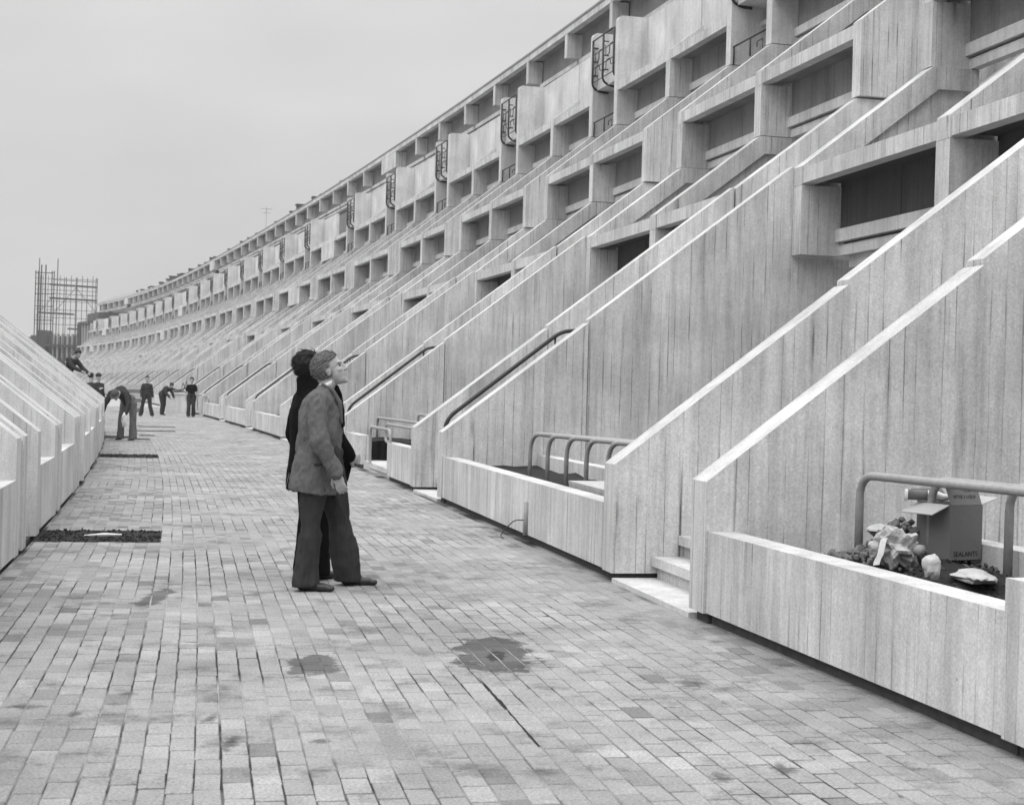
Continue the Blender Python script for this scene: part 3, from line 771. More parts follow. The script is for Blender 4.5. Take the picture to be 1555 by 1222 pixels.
# ------------------------------------------------------------------ cardboard box and rubbish in the near planter
def rot_obj(o, loc, rz): o.location = loc; o.rotation_euler = (0, 0, rz)
bx_c = Vector((2.66, 9.19, .57))
r = empty('cardboard_box', bx_c, R(28)); tag(r, 'open brown cardboard box with spread flaps standing in the planter soil', 'box')
W_, D_, H_ = .26, .28, .325
bm = bmesh.new(); t = .006
for (a, b, c, d) in ((-W_/2, W_/2, -D_/2, -D_/2 + t), (-W_/2, W_/2, D_/2 - t, D_/2), (-W_/2, -W_/2 + t, -D_/2 + t, D_/2 - t), (W_/2 - t, W_/2, -D_/2 + t, D_/2 - t)):
    add_box(bm, a, b, c, d, 0, H_)
add_box(bm, -W_/2 + t, W_/2 - t, -D_/2 + t, D_/2 - t, 0, .02)
carton = mobj('carton', bm_mesh(bm, 'carton', CARD), parent=r)
def flap(nm, mat, M4, sx, sy):
    bm = bmesh.new(); add_boxm(bm, M4, sx, sy, .005); return mobj(nm, bm_mesh(bm, nm, mat), parent=r)
T = Matrix.Translation; Rm = Matrix.Rotation
# near flap stands up and leans back, left flap hangs out, right flap sticks out, far flap up
near = T((0, -D_/2 + .003, H_ + .001)) @ Rm(R(66), 4, 'X') @ T((0, .078, 0))
f1 = flap('flap', CARD, near, W_ - .012, .156)
flap('flap', CARD_IN, T((-W_/2 + .003, 0, H_ + .001)) @ Rm(R(-22), 4, 'Y') @ T((-.075, 0, 0)), .148, D_ - .02)
flap('flap', CARD_IN, T((W_/2 - .003, 0, H_ + .001)) @ Rm(R(-16), 4, 'Y') @ T((.075, 0, 0)), .148, D_ - .02)
flap('flap', CARD, T((0, D_/2 - .003, H_ + .001)) @ Rm(R(50), 4, 'X') @ T((0, .05, 0)), W_ - .012, .10)
def text_mesh(txt, size):
    cu = bpy.data.curves.new('lettering', 'FONT'); cu.body = txt; cu.size = size; cu.align_x = 'CENTER'; cu.extrude = .0006
    ts = bpy.data.scenes.new('lettering'); o = bpy.data.objects.new('lettering', cu); ts.collection.objects.link(o)
    with bpy.context.temp_override(scene=ts, view_layer=ts.view_layers[0]):
        dg = bpy.context.evaluated_depsgraph_get()
        me = bpy.data.meshes.new_from_object(o.evaluated_get(dg))
    bpy.data.objects.remove(o); bpy.data.scenes.remove(ts); me.materials.clear(); me.materials.append(INK); return me
o = mobj('lettering', text_mesh('SEALANTS', .042), parent=carton); o.matrix_local = T((0, -D_/2 - .0015, .022)) @ Rm(R(90), 4, 'X')
# hand-lettered scrawl on the standing flap
bm = bmesh.new()
def stroke(pts, ox, oy, sc=.012):
    tube(bm, [near @ Vector((ox + a * sc, oy + b * sc, .0045)) for a, b in pts], .0016, 4)
circ = [(math.cos(k * .8), math.sin(k * .8)) for k in range(9)]
sh = {'o': circ, 'n': [(-1, -1), (-1, 1), (0, 1.2), (1, .8), (1, -1)], 's': [(1, 1), (-1, .8), (-.6, 0), (.8, -.2), (.6, -1), (-1, -1)],
      'y': [(-1, 1), (0, 0), (1, 1), (0, 0), (-.6, -1.6)], 'u': [(-1, 1), (-1, -.8), (0, -1), (1, -.8), (1, 1)], 'z': [(-1, 1), (1, 1), (-1, -1), (1, -1)]}
for i, ch in enumerate('onsyuso'): stroke(sh[ch], -.078 + i * .026, -.025, .0085)
for i, ch in enumerate('zs'): stroke(sh[ch], .02 + i * .03, .018, .010)
mobj('scrawl', bm_mesh(bm, 'scrawl', INK), parent=f1)
# sealant tube lying on the left flap
r2 = empty('sealant_tube', bx_c + Vector((-.13, .02, H_ + .045)), R(-12)); tag(r2, 'sealant tube with a pale nozzle end lying on the box flap', 'tube')
bm = bmesh.new(); tube(bm, [(-.115, 0, 0), (0, 0, 0)], .030, 10); mobj('barrel', bm_mesh(bm, 'barrel', CARD, True), parent=r2)
bm = bmesh.new(); tube(bm, [(-.135, 0, 0), (-.116, 0, 0)], .034, 10); mobj('end_cap', bm_mesh(bm, 'end_cap', WHITE, True), parent=r2)
bm = bmesh.new(); tube(bm, [(.001, 0, 0), (.05, .0, .0), (.09, .005, -.01), (.13, .0, -.005)], [.031, .03, .024, .014], 8); mobj('wrapper', bm_mesh(bm, 'wrapper', WHITE, True), parent=r2)

def blob(name, mat, loc, sx, sy, sz, amp=.25, fr=2.0, sub=3, seed=0, smooth=True):
    bm = bmesh.new(); bmesh.ops.create_icosphere(bm, subdivisions=sub, radius=1)
    for v in bm.verts:
        k = 1 + amp * noise.noise(v.co * fr + Vector((seed, seed * .7, 0)))
        v.co = Vector((v.co.x * sx * k, v.co.y * sy * k, v.co.z * sz * k))
    return mobj(name, bm_mesh(bm, name, mat, smooth), loc=loc)
# rubble heap of clods, crumpled bag, broken stones
rr = random.Random(11)
bm = bmesh.new()
for i in range(420):
    a = rr.gauss(0, .22); c = rr.gauss(0, .19)
    z = .50 + .25 * math.exp(-(a * a + c * c) / .05) * rr.uniform(.5, 1.05)
    rad = rr.uniform(.012, .034)
    M4 = T((a, c, z - .5)) @ Rm(rr.uniform(0, 6), 4, 'Z') @ Rm(rr.uniform(0, 3), 4, 'X')
    mm = bmesh.ops.create_icosphere(bm, subdivisions=1, radius=rad, matrix=M4)
    for v in mm['verts']: v.co += Vector((rr.uniform(-1, 1), rr.uniform(-1, 1), rr.uniform(-1, 1))) * rad * .25
CLOD = plain('earth_clods', 0.12, .95, .7, 9, .4)
o = mobj('rubble_heap', bm_mesh(bm, 'rubble_heap', CLOD), loc=(2.43, 9.36, .52)); tag(o, 'heap of small clods and rubble beside the cardboard box', 'rubble', kind='stuff')
bag = blob('crumpled_bag', PLASTIC, (2.29, 8.98, .635), .13, .09, .10, .75, 2.6, 4, 3, False)
tag(bag, 'crumpled pale plastic bag lying on the rubble in the planter', 'bag')
bm = bmesh.new()
for i in range(14):
    t_ = i / 13; xx = -.10 - .05 * t_; zz_ = .06 - .16 * t_ + .012 * math.sin(t_ * 9)
    bm.verts.new((xx, -.05 - .02 * t_, zz_)); bm.verts.new((xx + .035, -.06 - .02 * t_, zz_ + .006))
bm.verts.ensure_lookup_table()
for i in range(13): bm.faces.new([bm.verts[k] for k in (2 * i, 2 * i + 1, 2 * i + 3, 2 * i + 2)])
bmesh.ops.solidify(bm, geom=bm.faces, thickness=.004)
mobj('strip', bm_mesh(bm, 'strip', WHITE, True), parent=bag)
bm = bmesh.new(); tube(bm, [(.10, -.04, -.0), (.13, -.09, .0)], .034, 12); tube(bm, [(.126, -.083, 0), (.131, -.092, 0)], .028, 12); mobj('tube_end', bm_mesh(bm, 'tube_end', STEEL, True), parent=bag)
for (x_, y_, z_, a, b_, c, lab_) in ((2.36, 8.45, .585, .062, .05, .07, 'upright broken pale stone at the front of the near planter'),
                                     (2.58, 8.42, .548, .22, .12, .035, 'flat broken pale slab lying in the near planter'),
                                     (2.42, 9.85, .66, .16, .09, .04, 'flat pale slab behind the rubble heap'),
                                     (2.75, 7.9, .52, .13, .10, .05, 'low pale stone beside the end pier of the near planter')):
    o = blob('broken_stone', STONE, (x_, y_, z_), a, b_, c, .45, 1.3, 3, x_ * 7, False); o.rotation_euler = (0, 0, x_ * 3); tag(o, lab_, 'stone')
bm = bmesh.new()
fr, fz_, _d = bay_frames[-1]
for i in range(900):
    xx, yy = rr.uniform(.25, 1.28), rr.uniform(P - 3.3, P - .1); rad = rr.uniform(.005, .018)
    q = fr + Matrix.Rotation(fz_, 3, 'Z') @ Vector((xx, yy, 0))
    zs = .455 + .12 * math.exp(-((q.x - 2.60) ** 2 / .10 + (q.y - 9.05) ** 2 / .55)) + .05 * noise.noise(q * 1.7) + .03 * noise.noise(q * 6)
    mm = bmesh.ops.create_icosphere(bm, subdivisions=1, radius=rad, matrix=T((xx, yy, zs + rr.uniform(-.01, .012))))
    for v in mm['verts']: v.co += Vector((rr.uniform(-1, 1), rr.uniform(-1, 1), rr.uniform(-1, 1))) * rad * .3
o = mobj('soil_clods', bm_mesh(bm, 'soil_clods', plain('soil_clods', .03, 1, .8, 8)), parent=pl[-1]); tag(o, kind='stuff')
a, rz, d = bay_frames[0]
o = mobj('stone_trough', prism('stone_trough', [(.30, .44), (.26, .66), (.62, .66), (.58, .44)], 3.0, 4.6, STONE, .02), loc=a, rot=(0, 0, rz)); tag(o, 'rough grey stone trough lying in the hoop planter', 'trough')

# ------------------------------------------------------------------ people
TMP = bpy.data.scenes.new('workshop')
def ell(bm, c, r, rot=None, seg=14):
    M4 = T(c) @ (rot.to_4x4() if rot else Matrix.Identity(4)) @ Matrix.Diagonal((r[0], r[1], r[2], 1))
    bmesh.ops.create_uvsphere(bm, u_segments=seg, v_segments=max(6, seg // 2 + 2), radius=1, matrix=M4)
def cap(bm, a, b, ra, rb_, n=12):
    """closed tapered limb with round ends"""
    a, b = Vector(a), Vector(b); d = b - a; L = max(d.length, 1e-4); t = d / L
    u = t.orthogonal().normalized(); v = t.cross(u); rings = []
    prof = [(-ra * math.cos(k * math.pi / 8), ra * math.sin(k * math.pi / 8)) for k in range(1, 5)]
    prof += [(L * q, ra + (rb_ - ra) * q) for q in (.25, .5, .75)]
    prof += [(L + rb_ * math.cos(k * math.pi / 8), rb_ * math.sin(k * math.pi / 8)) for k in (4, 3, 2, 1)]
    for h, r_ in prof: rings.append([bm.verts.new(a + t * h + (u * math.cos(k * 2 * math.pi / n) + v * math.sin(k * 2 * math.pi / n)) * r_) for k in range(n)])
    for i in range(len(rings) - 1):
        for k in range(n): bm.faces.new((rings[i][k], rings[i][(k + 1) % n], rings[i + 1][(k + 1) % n], rings[i + 1][k]))
    bm.faces.new(list(reversed(rings[0]))); bm.faces.new(rings[-1])
def chain(bm, pts, rs):
    for i in range(len(pts) - 1): cap(bm, pts[i], pts[i + 1], rs[i], rs[i + 1])
def loft(bm, rings, n=22):
    """rings: (centre, half-size forward, half-size sideways, tilt about sideways axis)"""
    R_ = []
    for c, a, b, tl in rings:
        c = Vector(c)
        R_.append([bm.verts.new(c + Vector((a * math.cos(k * 2 * math.pi / n) * math.cos(tl), b * math.sin(k * 2 * math.pi / n), a * math.cos(k * 2 * math.pi / n) * math.sin(tl)))) for k in range(n)])
    for i in range(len(R_) - 1):
        for k in range(n): bm.faces.new((R_[i][k], R_[i][(k + 1) % n], R_[i + 1][(k + 1) % n], R_[i + 1][k]))
    bm.faces.new(list(reversed(R_[0]))); bm.faces.new(R_[-1])
def fuse(bm, name, mat, voxel, smooth_it=4, folds=0.0, ffr=9.0, fz=.6, seed=0):
    """merge overlapping closed pieces into one continuous skin, smooth it and press cloth folds in"""
    bmesh.ops.recalc_face_normals(bm, faces=bm.faces)
    me = bpy.data.meshes.new(name); bm.to_mesh(me); bm.free()
    o = bpy.data.objects.new('tmp', me); TMP.collection.objects.link(o)
    md = o.modifiers.new('r', 'REMESH'); md.mode = 'VOXEL'; md.voxel_size = voxel
    if smooth_it:
        ms = o.modifiers.new('s', 'SMOOTH'); ms.factor = .5; ms.iterations = smooth_it
    with bpy.context.temp_override(scene=TMP, view_layer=TMP.view_layers[0]):
        dg = bpy.context.evaluated_depsgraph_get()
        m2 = bpy.data.meshes.new_from_object(o.evaluated_get(dg))
    bpy.data.objects.remove(o)
    if folds:
        sv = Vector((seed * 3.1, seed * 1.7, seed))
        nrm = [v.normal.copy() for v in m2.vertices]; cos = []
        for v, nn in zip(m2.vertices, nrm):
            q = Vector((v.co.x * ffr, v.co.y * ffr, v.co.z * ffr * fz)) + sv
            k = noise.noise(q) + .6 * (.5 - abs(noise.noise(q * 1.9))) + .25 * noise.noise(q * 4.1)
            cos += list(v.co + nn * (k * folds))
        m2.vertices.foreach_set('co', cos)
    m2.name = name; m2.materials.clear(); m2.materials.append(mat)
    for p in m2.polygons: p.use_smooth = True
    return m2
def cloth(name, g, weave=220): return plain(name, g, .95, .35, weave, .15, .15)
SKIN = plain('skin', .33, .6, .12, 40, .05, .35)
TWEED = plain('grey_tweed', .105, .95, .75, 170, .25, .1)
TROU = plain('dark_grey_flannel', .036, .95, .5, 170, .2, .1)
BLACKC = plain('black_wool', .004, .95, .4, 100, .15, .08)
SHIRT = plain('white_shirt', .7, .8, .1, 50)
SHOE = plain('dark_leather_shoe', .022, .4, .4, 30, .1, .4)
HAIRG = plain('grey_hair', .16, .8, .9, 60, .5, .25)
HAIRD = plain('dark_hair', .010, .6, .5, 120, .5, .3)
WORK = plain('dark_work_clothes', .035, .95, .5, 60, .2, .1)
WORK2 = plain('faded_work_trousers', .07, .95, .5, 60, .2, .1)
EYE = plain('dark_eye', .01, .3, .1)

def head_parts(bm, Mh, small=False):
    """Mh: head frame, x forward, z up, origin at the middle of the head"""
    rot = Mh.to_3x3(); W = lambda p: Mh @ Vector(p)
    ell(bm, W((-.012, 0, .032)), (.096, .076, .088), rot)
    ell(bm, W((.035, 0, -.03)), (.058, .060, .082), rot)
    ell(bm, W((.048, 0, -.078)), (.042, .046, .034), rot)
    ell(bm, W((.074, 0, -.098)), (.020, .024, .018), rot)
    if not small:
        ell(bm, W((.072, 0, .032)), (.020, .050, .014), rot)
        cap(bm, W((.085, 0, .022)), W((.110, 0, -.020)), .010, .013)
        for s in (-1, 1):
            ell(bm, W((.100, .012 * s, -.024)), (.010, .009, .008), rot, 10)
            ell(bm, W((.058, .042 * s, -.018)), (.024, .018, .020), rot, 10)
            ell(bm, W((-.008, .076 * s, -.008)), (.019, .009, .032), rot, 10)
        ell(bm, W((.088, 0, -.052)), (.012, .022, .007), rot, 10); ell(bm, W((.086, 0, -.066)), (.011, .020, .007), rot, 10)
    else:
        ell(bm, W((.098, 0, -.010)), (.016, .012, .024), rot, 8)
        for s in (-1, 1): ell(bm, W((-.008, .076 * s, -.008)), (.019, .010, .032), rot, 8)
def hair_mesh(Mh, mat, keep, grow=.007, seed=0, rough=.010, rad=(.099, .080, .093), c0=(-.014, 0, .034), strands=0):
    bm = bmesh.new(); bmesh.ops.create_icosphere(bm, subdivisions=4, radius=1)
    for v in bm.verts: v.co = Vector((c0[0] + v.co.x * (rad[0] + grow), c0[1] + v.co.y * (rad[1] + grow), c0[2] + v.co.z * (rad[2] + grow)))
    bmesh.ops.delete(bm, geom=[v for v in bm.verts if not keep(v.co + Vector((.014, 0, .014)) * noise.noise(v.co * 55 + Vector((seed, 0, 0))))], context='VERTS')
    bm.normal_update()
    for v in bm.verts:
        q = Vector((v.co.x * 30, v.co.y * 75, v.co.z * 30 + seed))
        v.co += v.normal * (rough * (noise.noise(q) + .5 * noise.noise(q * 2)))
    pts_ = [(v.co.copy(), v.normal.copy()) for v in bm.verts]
    bmesh.ops.solidify(bm, geom=bm.faces, thickness=.012)
    rs = random.Random(seed + 1)
    for (p, nn) in rs.sample(pts_, min(strands, len(pts_))):
        d = (Vector((-1, 0, -.25)) - nn * nn.dot(Vector((-1, 0, -.25)))); d = d.normalized() if d.length > .1 else Vector((0, 0, -1))
        d = (d + Vector((rs.uniform(-.3, .3), rs.uniform(-.35, .35), rs.uniform(-.3, .3)))).normalized()
        ln = rs.uniform(.025, .055)
        tube(bm, [p + nn * .002, p + d * ln * .5 + nn * rs.uniform(.003, .009), p + d * ln + nn * rs.uniform(-.012, .004)], [.0026, .0022, .0006], 4)
    bmesh.ops.transform(bm, matrix=Mh, verts=bm.verts)
    return bm_mesh(bm, 'hair', mat, True)
def hand_parts(bm, wrist, dirv_, palm_n, curl=.5, scale=1.0, side=1):
    """palm with four unequal bent fingers and a thumb from its side"""
    d = Vector(dirv_).normalized(); n_ = Vector(palm_n).normalized(); wv = d.cross(n_).normalized() * side
    wst = Vector(wrist); S_ = scale
    pc = wst + d * .05 * S_
    rot = Matrix((d, wv, n_)).transposed()
    ell(bm, pc, (.055 * S_, .042 * S_, .018 * S_), rot, 12)
    cap(bm, wst - d * .02, wst + d * .03 * S_, .026 * S_, .028 * S_, 10)
    for i, (off, ln) in enumerate(((-.032, .072), (-.011, .082), (.011, .078), (.031, .060))):
        p = wst + d * .088 * S_ + wv * off * S_; c = curl * (1 + .12 * i)
        for q in range(3):
            l_ = ln * (.42, .32, .26)[q] * S_
            ang = c * (.35 + .55 * q)
            e = p + (d * math.cos(ang) + n_ * math.sin(ang)) * l_
            cap(bm, p, e, (.0105 - .0012 * q) * S_, (.0098 - .0012 * q) * S_, 8); p = e
    p = wst + d * .025 * S_ - wv * .038 * S_
    e = p + (d * .75 - wv * .55 + n_ * .35).normalized() * .045 * S_; cap(bm, p, e, .014 * S_, .012 * S_, 8)
    f = e + (d * .95 - wv * .1 + n_ * .45).normalized() * .032 * S_; cap(bm, e, f, .0115 * S_, .009 * S_, 8)
def shoe(bm, heel, yaw, ln=.28):
    M4 = T(heel) @ Rm(yaw, 4, 'Z')
    rot = M4.to_3x3()
    for (x_, z_, a, b_, c) in ((.05, .045, .055, .036, .045), (.11, .045, .07, .036, .043), (.18, .035, .07, .042, .034), (.235, .028, .045, .036, .026)):
        ell(bm, M4 @ Vector((x_, 0, z_)), (a, b_, c), rot, 12)

def person(loc, yaw, J, label, voxel=.008, cat='person', group=None, top=WORK, legs=WORK2, hair=HAIRD, hair_keep=None, shoes=SHOE,
           jacket=None, trouser=None, hands=True, head_rot=(0, 0, 0), folds=.006, seed=0, small=False, hat=None, collar=False, scale=1.0, torso=True, bare_arms=False, hs=1.0):
    """J: joints in body frame (x forward, y to the person's left, z up)"""
    r = empty('person', loc, yaw); tag(r, label, cat, group); r.scale = (scale,) * 3
    V = Vector
    Mh = T(J['head']) @ Rm(head_rot[2], 4, 'Z') @ Rm(-head_rot[1], 4, 'Y') @ Rm(head_rot[0], 4, 'X') @ Matrix.Diagonal((hs, hs, hs, 1))
    bm = bmesh.new()
    # body: one continuous skin
    head_parts(bm, Mh, small)
    cap(bm, Mh @ V((-.025, 0, -.07)), J['neck'], .055, .062)
    ch, pe = V(J['chest']), V(J['pelvis'])
    cap(bm, J['neck'], ch, .062, .10); cap(bm, ch, pe, .105, .11)
    for s in 'rl':
        sh, el_, wr = V(J['sh_' + s]), V(J['el_' + s]), V(J['wr_' + s])
        cap(bm, ch + V((0, 0, .06)), sh, .085, .05); chain(bm, [sh, el_, wr], [.048, .038, .027])
        hi, kn, an = V(J['hip_' + s]), V(J['kn_' + s]), V(J['an_' + s])
        cap(bm, pe, hi, .10, .075); chain(bm, [hi, kn, an], [.075, .052, .04]); cap(bm, an, an + V((.04, 0, -.04)), .04, .03)
        if hands:
            dv = J.get('hd_' + s) or (wr - el_)
            hand_parts(bm, wr, dv, J.get('pn_' + s) or ((0, 1, 0) if s == 'r' else (0, -1, 0)), J.get('curl', .55), 1.0, 1 if s == 'r' else -1)
    body = mobj('body', fuse(bm, 'body', SKIN, voxel * (.75 if not small else 1), 2 if small else 3), parent=r)
    # upper garment
    bm = bmesh.new()
    if jacket: loft(bm, jacket)
    else:
        cap(bm, V(J['neck']) * .55 + ch * .45, ch, .10, .145); cap(bm, ch, pe, .145, .135)
        if J.get('hem'): cap(bm, pe, pe + V(J['hem']), .135, .15)
        ell(bm, ch, (.13, .19, .16))
    for s in 'rl':
        sh, el_, wr = V(J['sh_' + s]), V(J['el_' + s]), V(J['wr_' + s])
        cap(bm, ch * .4 + sh * .6 + V((0, 0, .0)), sh, .10, .082)
        if bare_arms: chain(bm, [sh, sh + (el_ - sh) * .65], [.078, .068])
        else: chain(bm, [sh, el_, wr - (wr - el_).normalized() * .015], [.080, .067, .056])
    mobj('jacket' if jacket else 'top', fuse(bm, 'jacket', top, voxel * 1.25, 3, folds, 11, .6, seed), parent=r)
    # trousers
    bm = bmesh.new()
    flare = J.get('flare', .085)
    cap(bm, pe + V((0, -.04, .03)), pe + V((0, .04, .03)), .135, .135)
    for s in 'rl':
        hi, kn, an = V(J['hip_' + s]), V(J['kn_' + s]), V(J['an_' + s])
        lo = V((an.x, an.y, max(an.z - .035, .05))) if J.get('ground', True) else an
        chain(bm, [pe, hi, kn], [.13, .110, .080])
        n_ = 5
        for q in range(n_):
            t0, t1 = q / n_, (q + 1) / n_
            cap(bm, kn.lerp(lo, t0), kn.lerp(lo, t1), .080 + (flare - .080) * t0, .080 + (flare - .080) * t1)
    m_ = fuse(bm, 'trousers', legs, voxel * 1.25, 3, folds * 1.7, 9, .35, seed + 2)
    for v in m_.vertices:
        if v.co.z < .035 and J.get('ground', True): v.co.z = .035 + (v.co.z - .035) * .1
    mobj('trousers', m_, parent=r)
    for s in 'rl':
        an = V(J['an_' + s]); yw = J.get('fy_' + s, 0)
        bm = bmesh.new(); shoe(bm, (an.x - .06 * math.cos(yw), an.y - .06 * math.sin(yw), an.z - .09), yw)
        mobj('shoe', fuse(bm, 'shoe', shoes, max(voxel, .007), 2), parent=r)
    rough_ = .016 if hair is HAIRD else .006
    kf = hair_keep or (lambda c: c.z > .055 or (c.x < .02 and c.z > -.05 and c.x < .03))
    tag(mobj('hair', hair_mesh(Mh, hair, kf, seed=seed, rough=rough_, grow=.007 if hair is HAIRD else .004, strands=0 if small else 420), parent=body), kind='stuff')
    if not small:
        bm = bmesh.new()
        bm.free()
        for s in (-1, 1):
            bm = bmesh.new(); ell(bm, Mh @ V((.076, .033 * s, .010)), (.007, .012, .005), Mh.to_3x3(), 8)
            mobj('eye', bm_mesh(bm, 'eye', EYE, True), parent=body)
            bm = bmesh.new(); cap(bm, Mh @ V((.084, .018 * s, .029)), Mh @ V((.070, .052 * s, .029)), .004, .003, 6)
            mobj('eyebrow', bm_mesh(bm, 'eyebrow', hair, True), parent=body)
    if hat:
        bm = bmesh.new(); ell(bm, Mh @ V((-.01, 0, .06)), (.115, .098, .085), Mh.to_3x3()); ell(bm, Mh @ V((.02, 0, .045)), (.15, .12, .014), Mh.to_3x3())
        mobj('hat', bm_mesh(bm, 'hat', hat, True), parent=r)
    return r, Mh

# --- man in the grey jacket, in profile, looking up at the terrace
J1 = dict(head=(.030, 0, 1.622), neck=(-.005, 0, 1.475), chest=(-.02, 0, 1.27), pelvis=(-.01, 0, .95),
          sh_r=(-.045, -.19, 1.385), el_r=(-.02, -.285, 1.105), wr_r=(.11, -.265, .865), sh_l=(.0, .185, 1.385), el_l=(.0, .25, 1.10), wr_l=(.06, .25, .86),
          hd_r=(.35, .02, -1), pn_r=(.25, 1, .1), hip_r=(-.05, -.095, .90), kn_r=(-.075, -.12, .49), an_r=(-.105, -.15, .085),
          hip_l=(.03, .095, .90), kn_l=(.105, .16, .50), an_l=(.20, .22, .085), flare=.098, fy_r=-.12, fy_l=.12, curl=.75)
jk1 = [((-.085, 0, .715), .180, .245, -.12), ((-.080, 0, .80), .178, .240, -.1), ((-.062, 0, .92), .170, .225, -.06), ((-.045, 0, 1.05), .160, .212, 0), ((-.035, 0, 1.18), .158, .212, 0),
       ((-.035, 0, 1.29), .152, .215, 0), ((-.04, 0, 1.38), .130, .200, 0), ((-.035, 0, 1.44), .098, .150, .1), ((-.02, 0, 1.485), .070, .088, .25), ((-.012, 0, 1.51), .060, .066, .35)]
keep_short = lambda c: (c.z > .062 and c.x < .062) or (c.x < .012 and c.z > -.045) or (c.z > .085)
man1, Mh1 = person((-1.385, 11.30, 0), R(4), J1, 'grey-haired man in a grey tweed jacket standing in profile and looking up', .0065,
                   top=TWEED, legs=TROU, hair=HAIRG, hair_keep=keep_short, jacket=jk1, head_rot=(0, R(20), R(-4)), folds=.020, seed=1, hs=1.10)
# shirt collar, tie, lapel
bm = bmesh.new()
loft(bm, [((.002, 0, 1.49), .067, .070, .45), ((.012, 0, 1.53), .064, .066, .5)]); mobj('collar', bm_mesh(bm, 'collar', SHIRT, True), parent=man1)
bm = bmesh.new(); chain(bm, [(.078, 0, 1.495), (.105, 0, 1.44), (.122, 0, 1.33), (.126, 0, 1.22)], [.020, .018, .020, .024]); mobj('tie', bm_mesh(bm, 'tie', BLACKC, True), parent=man1)
bm = bmesh.new()
for s in (-1, 1): chain(bm, [(-.02, .074 * s, 1.515), (.058, .070 * s, 1.47), (.108, .060 * s, 1.38), (.124, .045 * s, 1.24)], [.011, .014, .020, .012])
mobj('lapel', bm_mesh(bm, 'lapel', TWEED, True), parent=man1)

bm = bmesh.new(); tube(bm, [(-.262, -.06, .74), (-.246, -.06, .83), (-.232, -.06, .91)], [.007, .006, .002], 6); mobj('back_vent', bm_mesh(bm, 'back_vent', BLACKC, True), parent=man1)
bm = bmesh.new(); chain(bm, [(-.05, -.236, .93), (.06, -.222, .945)], [.010, .010]); mobj('pocket_flap', bm_mesh(bm, 'pocket_flap', TROU, True), parent=man1)

# --- dark figure beyond him, seen from behind
J2 = dict(head=(-.035, .055, 1.635), neck=(-.05, .04, 1.49), chest=(-.02, 0, 1.28), pelvis=(0, 0, .96),
          sh_r=(-.02, -.19, 1.41), el_r=(.03, -.24, 1.12), wr_r=(.19, -.20, .95), sh_l=(-.02, .165, 1.385), el_l=(-.03, .26, 1.12), wr_l=(.10, .25, .90),
          hd_r=(1, .1, -.15), pn_r=(0, 1, 0), hip_r=(0, -.09, .90), kn_r=(.0, -.10, .49), an_r=(-.03, -.11, .085), hip_l=(.0, .09, .90), kn_l=(.03, .10, .49), an_l=(.03, .12, .085), flare=.105, curl=.9)
jk2 = [((-.03, 0, .70), .175, .235, 0), ((-.03, 0, .85), .170, .225, 0), ((-.03, 0, 1.02), .155, .205, 0), ((-.035, 0, 1.2), .155, .215, 0), ((-.035, 0, 1.32), .145, .215, 0), ((-.03, 0, 1.41), .115, .185, 0), ((-.045, .03, 1.47), .088, .12, .1), ((-.065, .045, 1.54), .074, .08, .2), ((-.07, .05, 1.575), .07, .075, .25)]
keep_full = lambda c: not (c.x > .045 and c.z < .06) and c.z > -.10
man2, Mh2 = person((-1.535, 11.93, 0), R(42), J2, 'dark-haired figure in a black coat seen from behind beside the grey-haired man', .008,
                   top=BLACKC, legs=BLACKC, hair=HAIRD, hair_keep=keep_full, jacket=jk2, head_rot=(0, R(10), 0), folds=.006, seed=4, hs=1.10)
bm = bmesh.new(); add_boxm(bm, Matrix.Identity(4), .025, .11, .19); bev(bm, .004)
o = mobj('folder', bm_mesh(bm, 'folder', BLACKC)); o.location = (-1.30, 11.99, .865); o.rotation_euler = (R(10), R(8), R(50)); tag(o, 'black folder held in front by the dark-coated figure', 'folder')

# --- people further down the street (smaller in the picture)
def stand(**k):
    j = dict(head=(.02, 0, 1.63), neck=(0, 0, 1.46), chest=(0, 0, 1.24), pelvis=(0, 0, .95), sh_r=(0, -.155, 1.345), el_r=(-.02, -.23, 1.09), wr_r=(.06, -.24, .85),
             sh_l=(0, .155, 1.345), el_l=(-.03, .22, 1.09), wr_l=(.03, .25, .85), hip_r=(0, -.1, .9), kn_r=(.02, -.14, .49), an_r=(0, -.18, .085),
             hip_l=(0, .1, .9), kn_l=(.02, .14, .49), an_l=(0, .18, .085), flare=.09)
    j.update(k); return j
TOCAM = lambda p: math.atan2(-p[1], -p[0])
bent = stand(head=(.62, .05, 1.14), neck=(.47, .03, 1.20), chest=(.30, 0, 1.22), pelvis=(-.08, 0, 1.0), sh_r=(.40, -.21, 1.18), el_r=(.47, -.33, .92), wr_r=(.55, -.36, .70),
             sh_l=(.40, .22, 1.18), el_l=(.50, .36, .92), wr_l=(.62, .34, .68), hip_r=(-.08, -.12, .92), kn_r=(-.04, -.17, .48), an_r=(-.05, -.2, .085),
             hip_l=(-.08, .12, .92), kn_l=(-.02, .17, .48), an_l=(0, .2, .085), hem=(0, 0, -.02), flare=.10)
pb = (-9.80, 38.75)
person((pb[0], pb[1], 0), TOCAM(pb) - .55, bent, 'workman in a hat bending over the brick paving with a hammer', .013, small=True, hat=WORK2, legs=plain('pale_dusty_trousers', .11, .95, .6, 9), head_rot=(0, R(-50), 0), seed=6, folds=.010)
pw = Vector((pb[0], pb[1], 0)); yw = TOCAM(pb) - .55; Rz = Matrix.Rotation(yw, 3, 'Z')
r = empty('hammer', pw + Rz @ Vector((.56, -.37, .62)), yw); tag(r, 'short hammer in the hand of the bending workman', 'hammer')
bm = bmesh.new(); tube(bm, [(0, 0, .06), (.1, -.08, -.28)], .017, 6); mobj('handle', bm_mesh(bm, 'handle', TIMBER, True), parent=r)
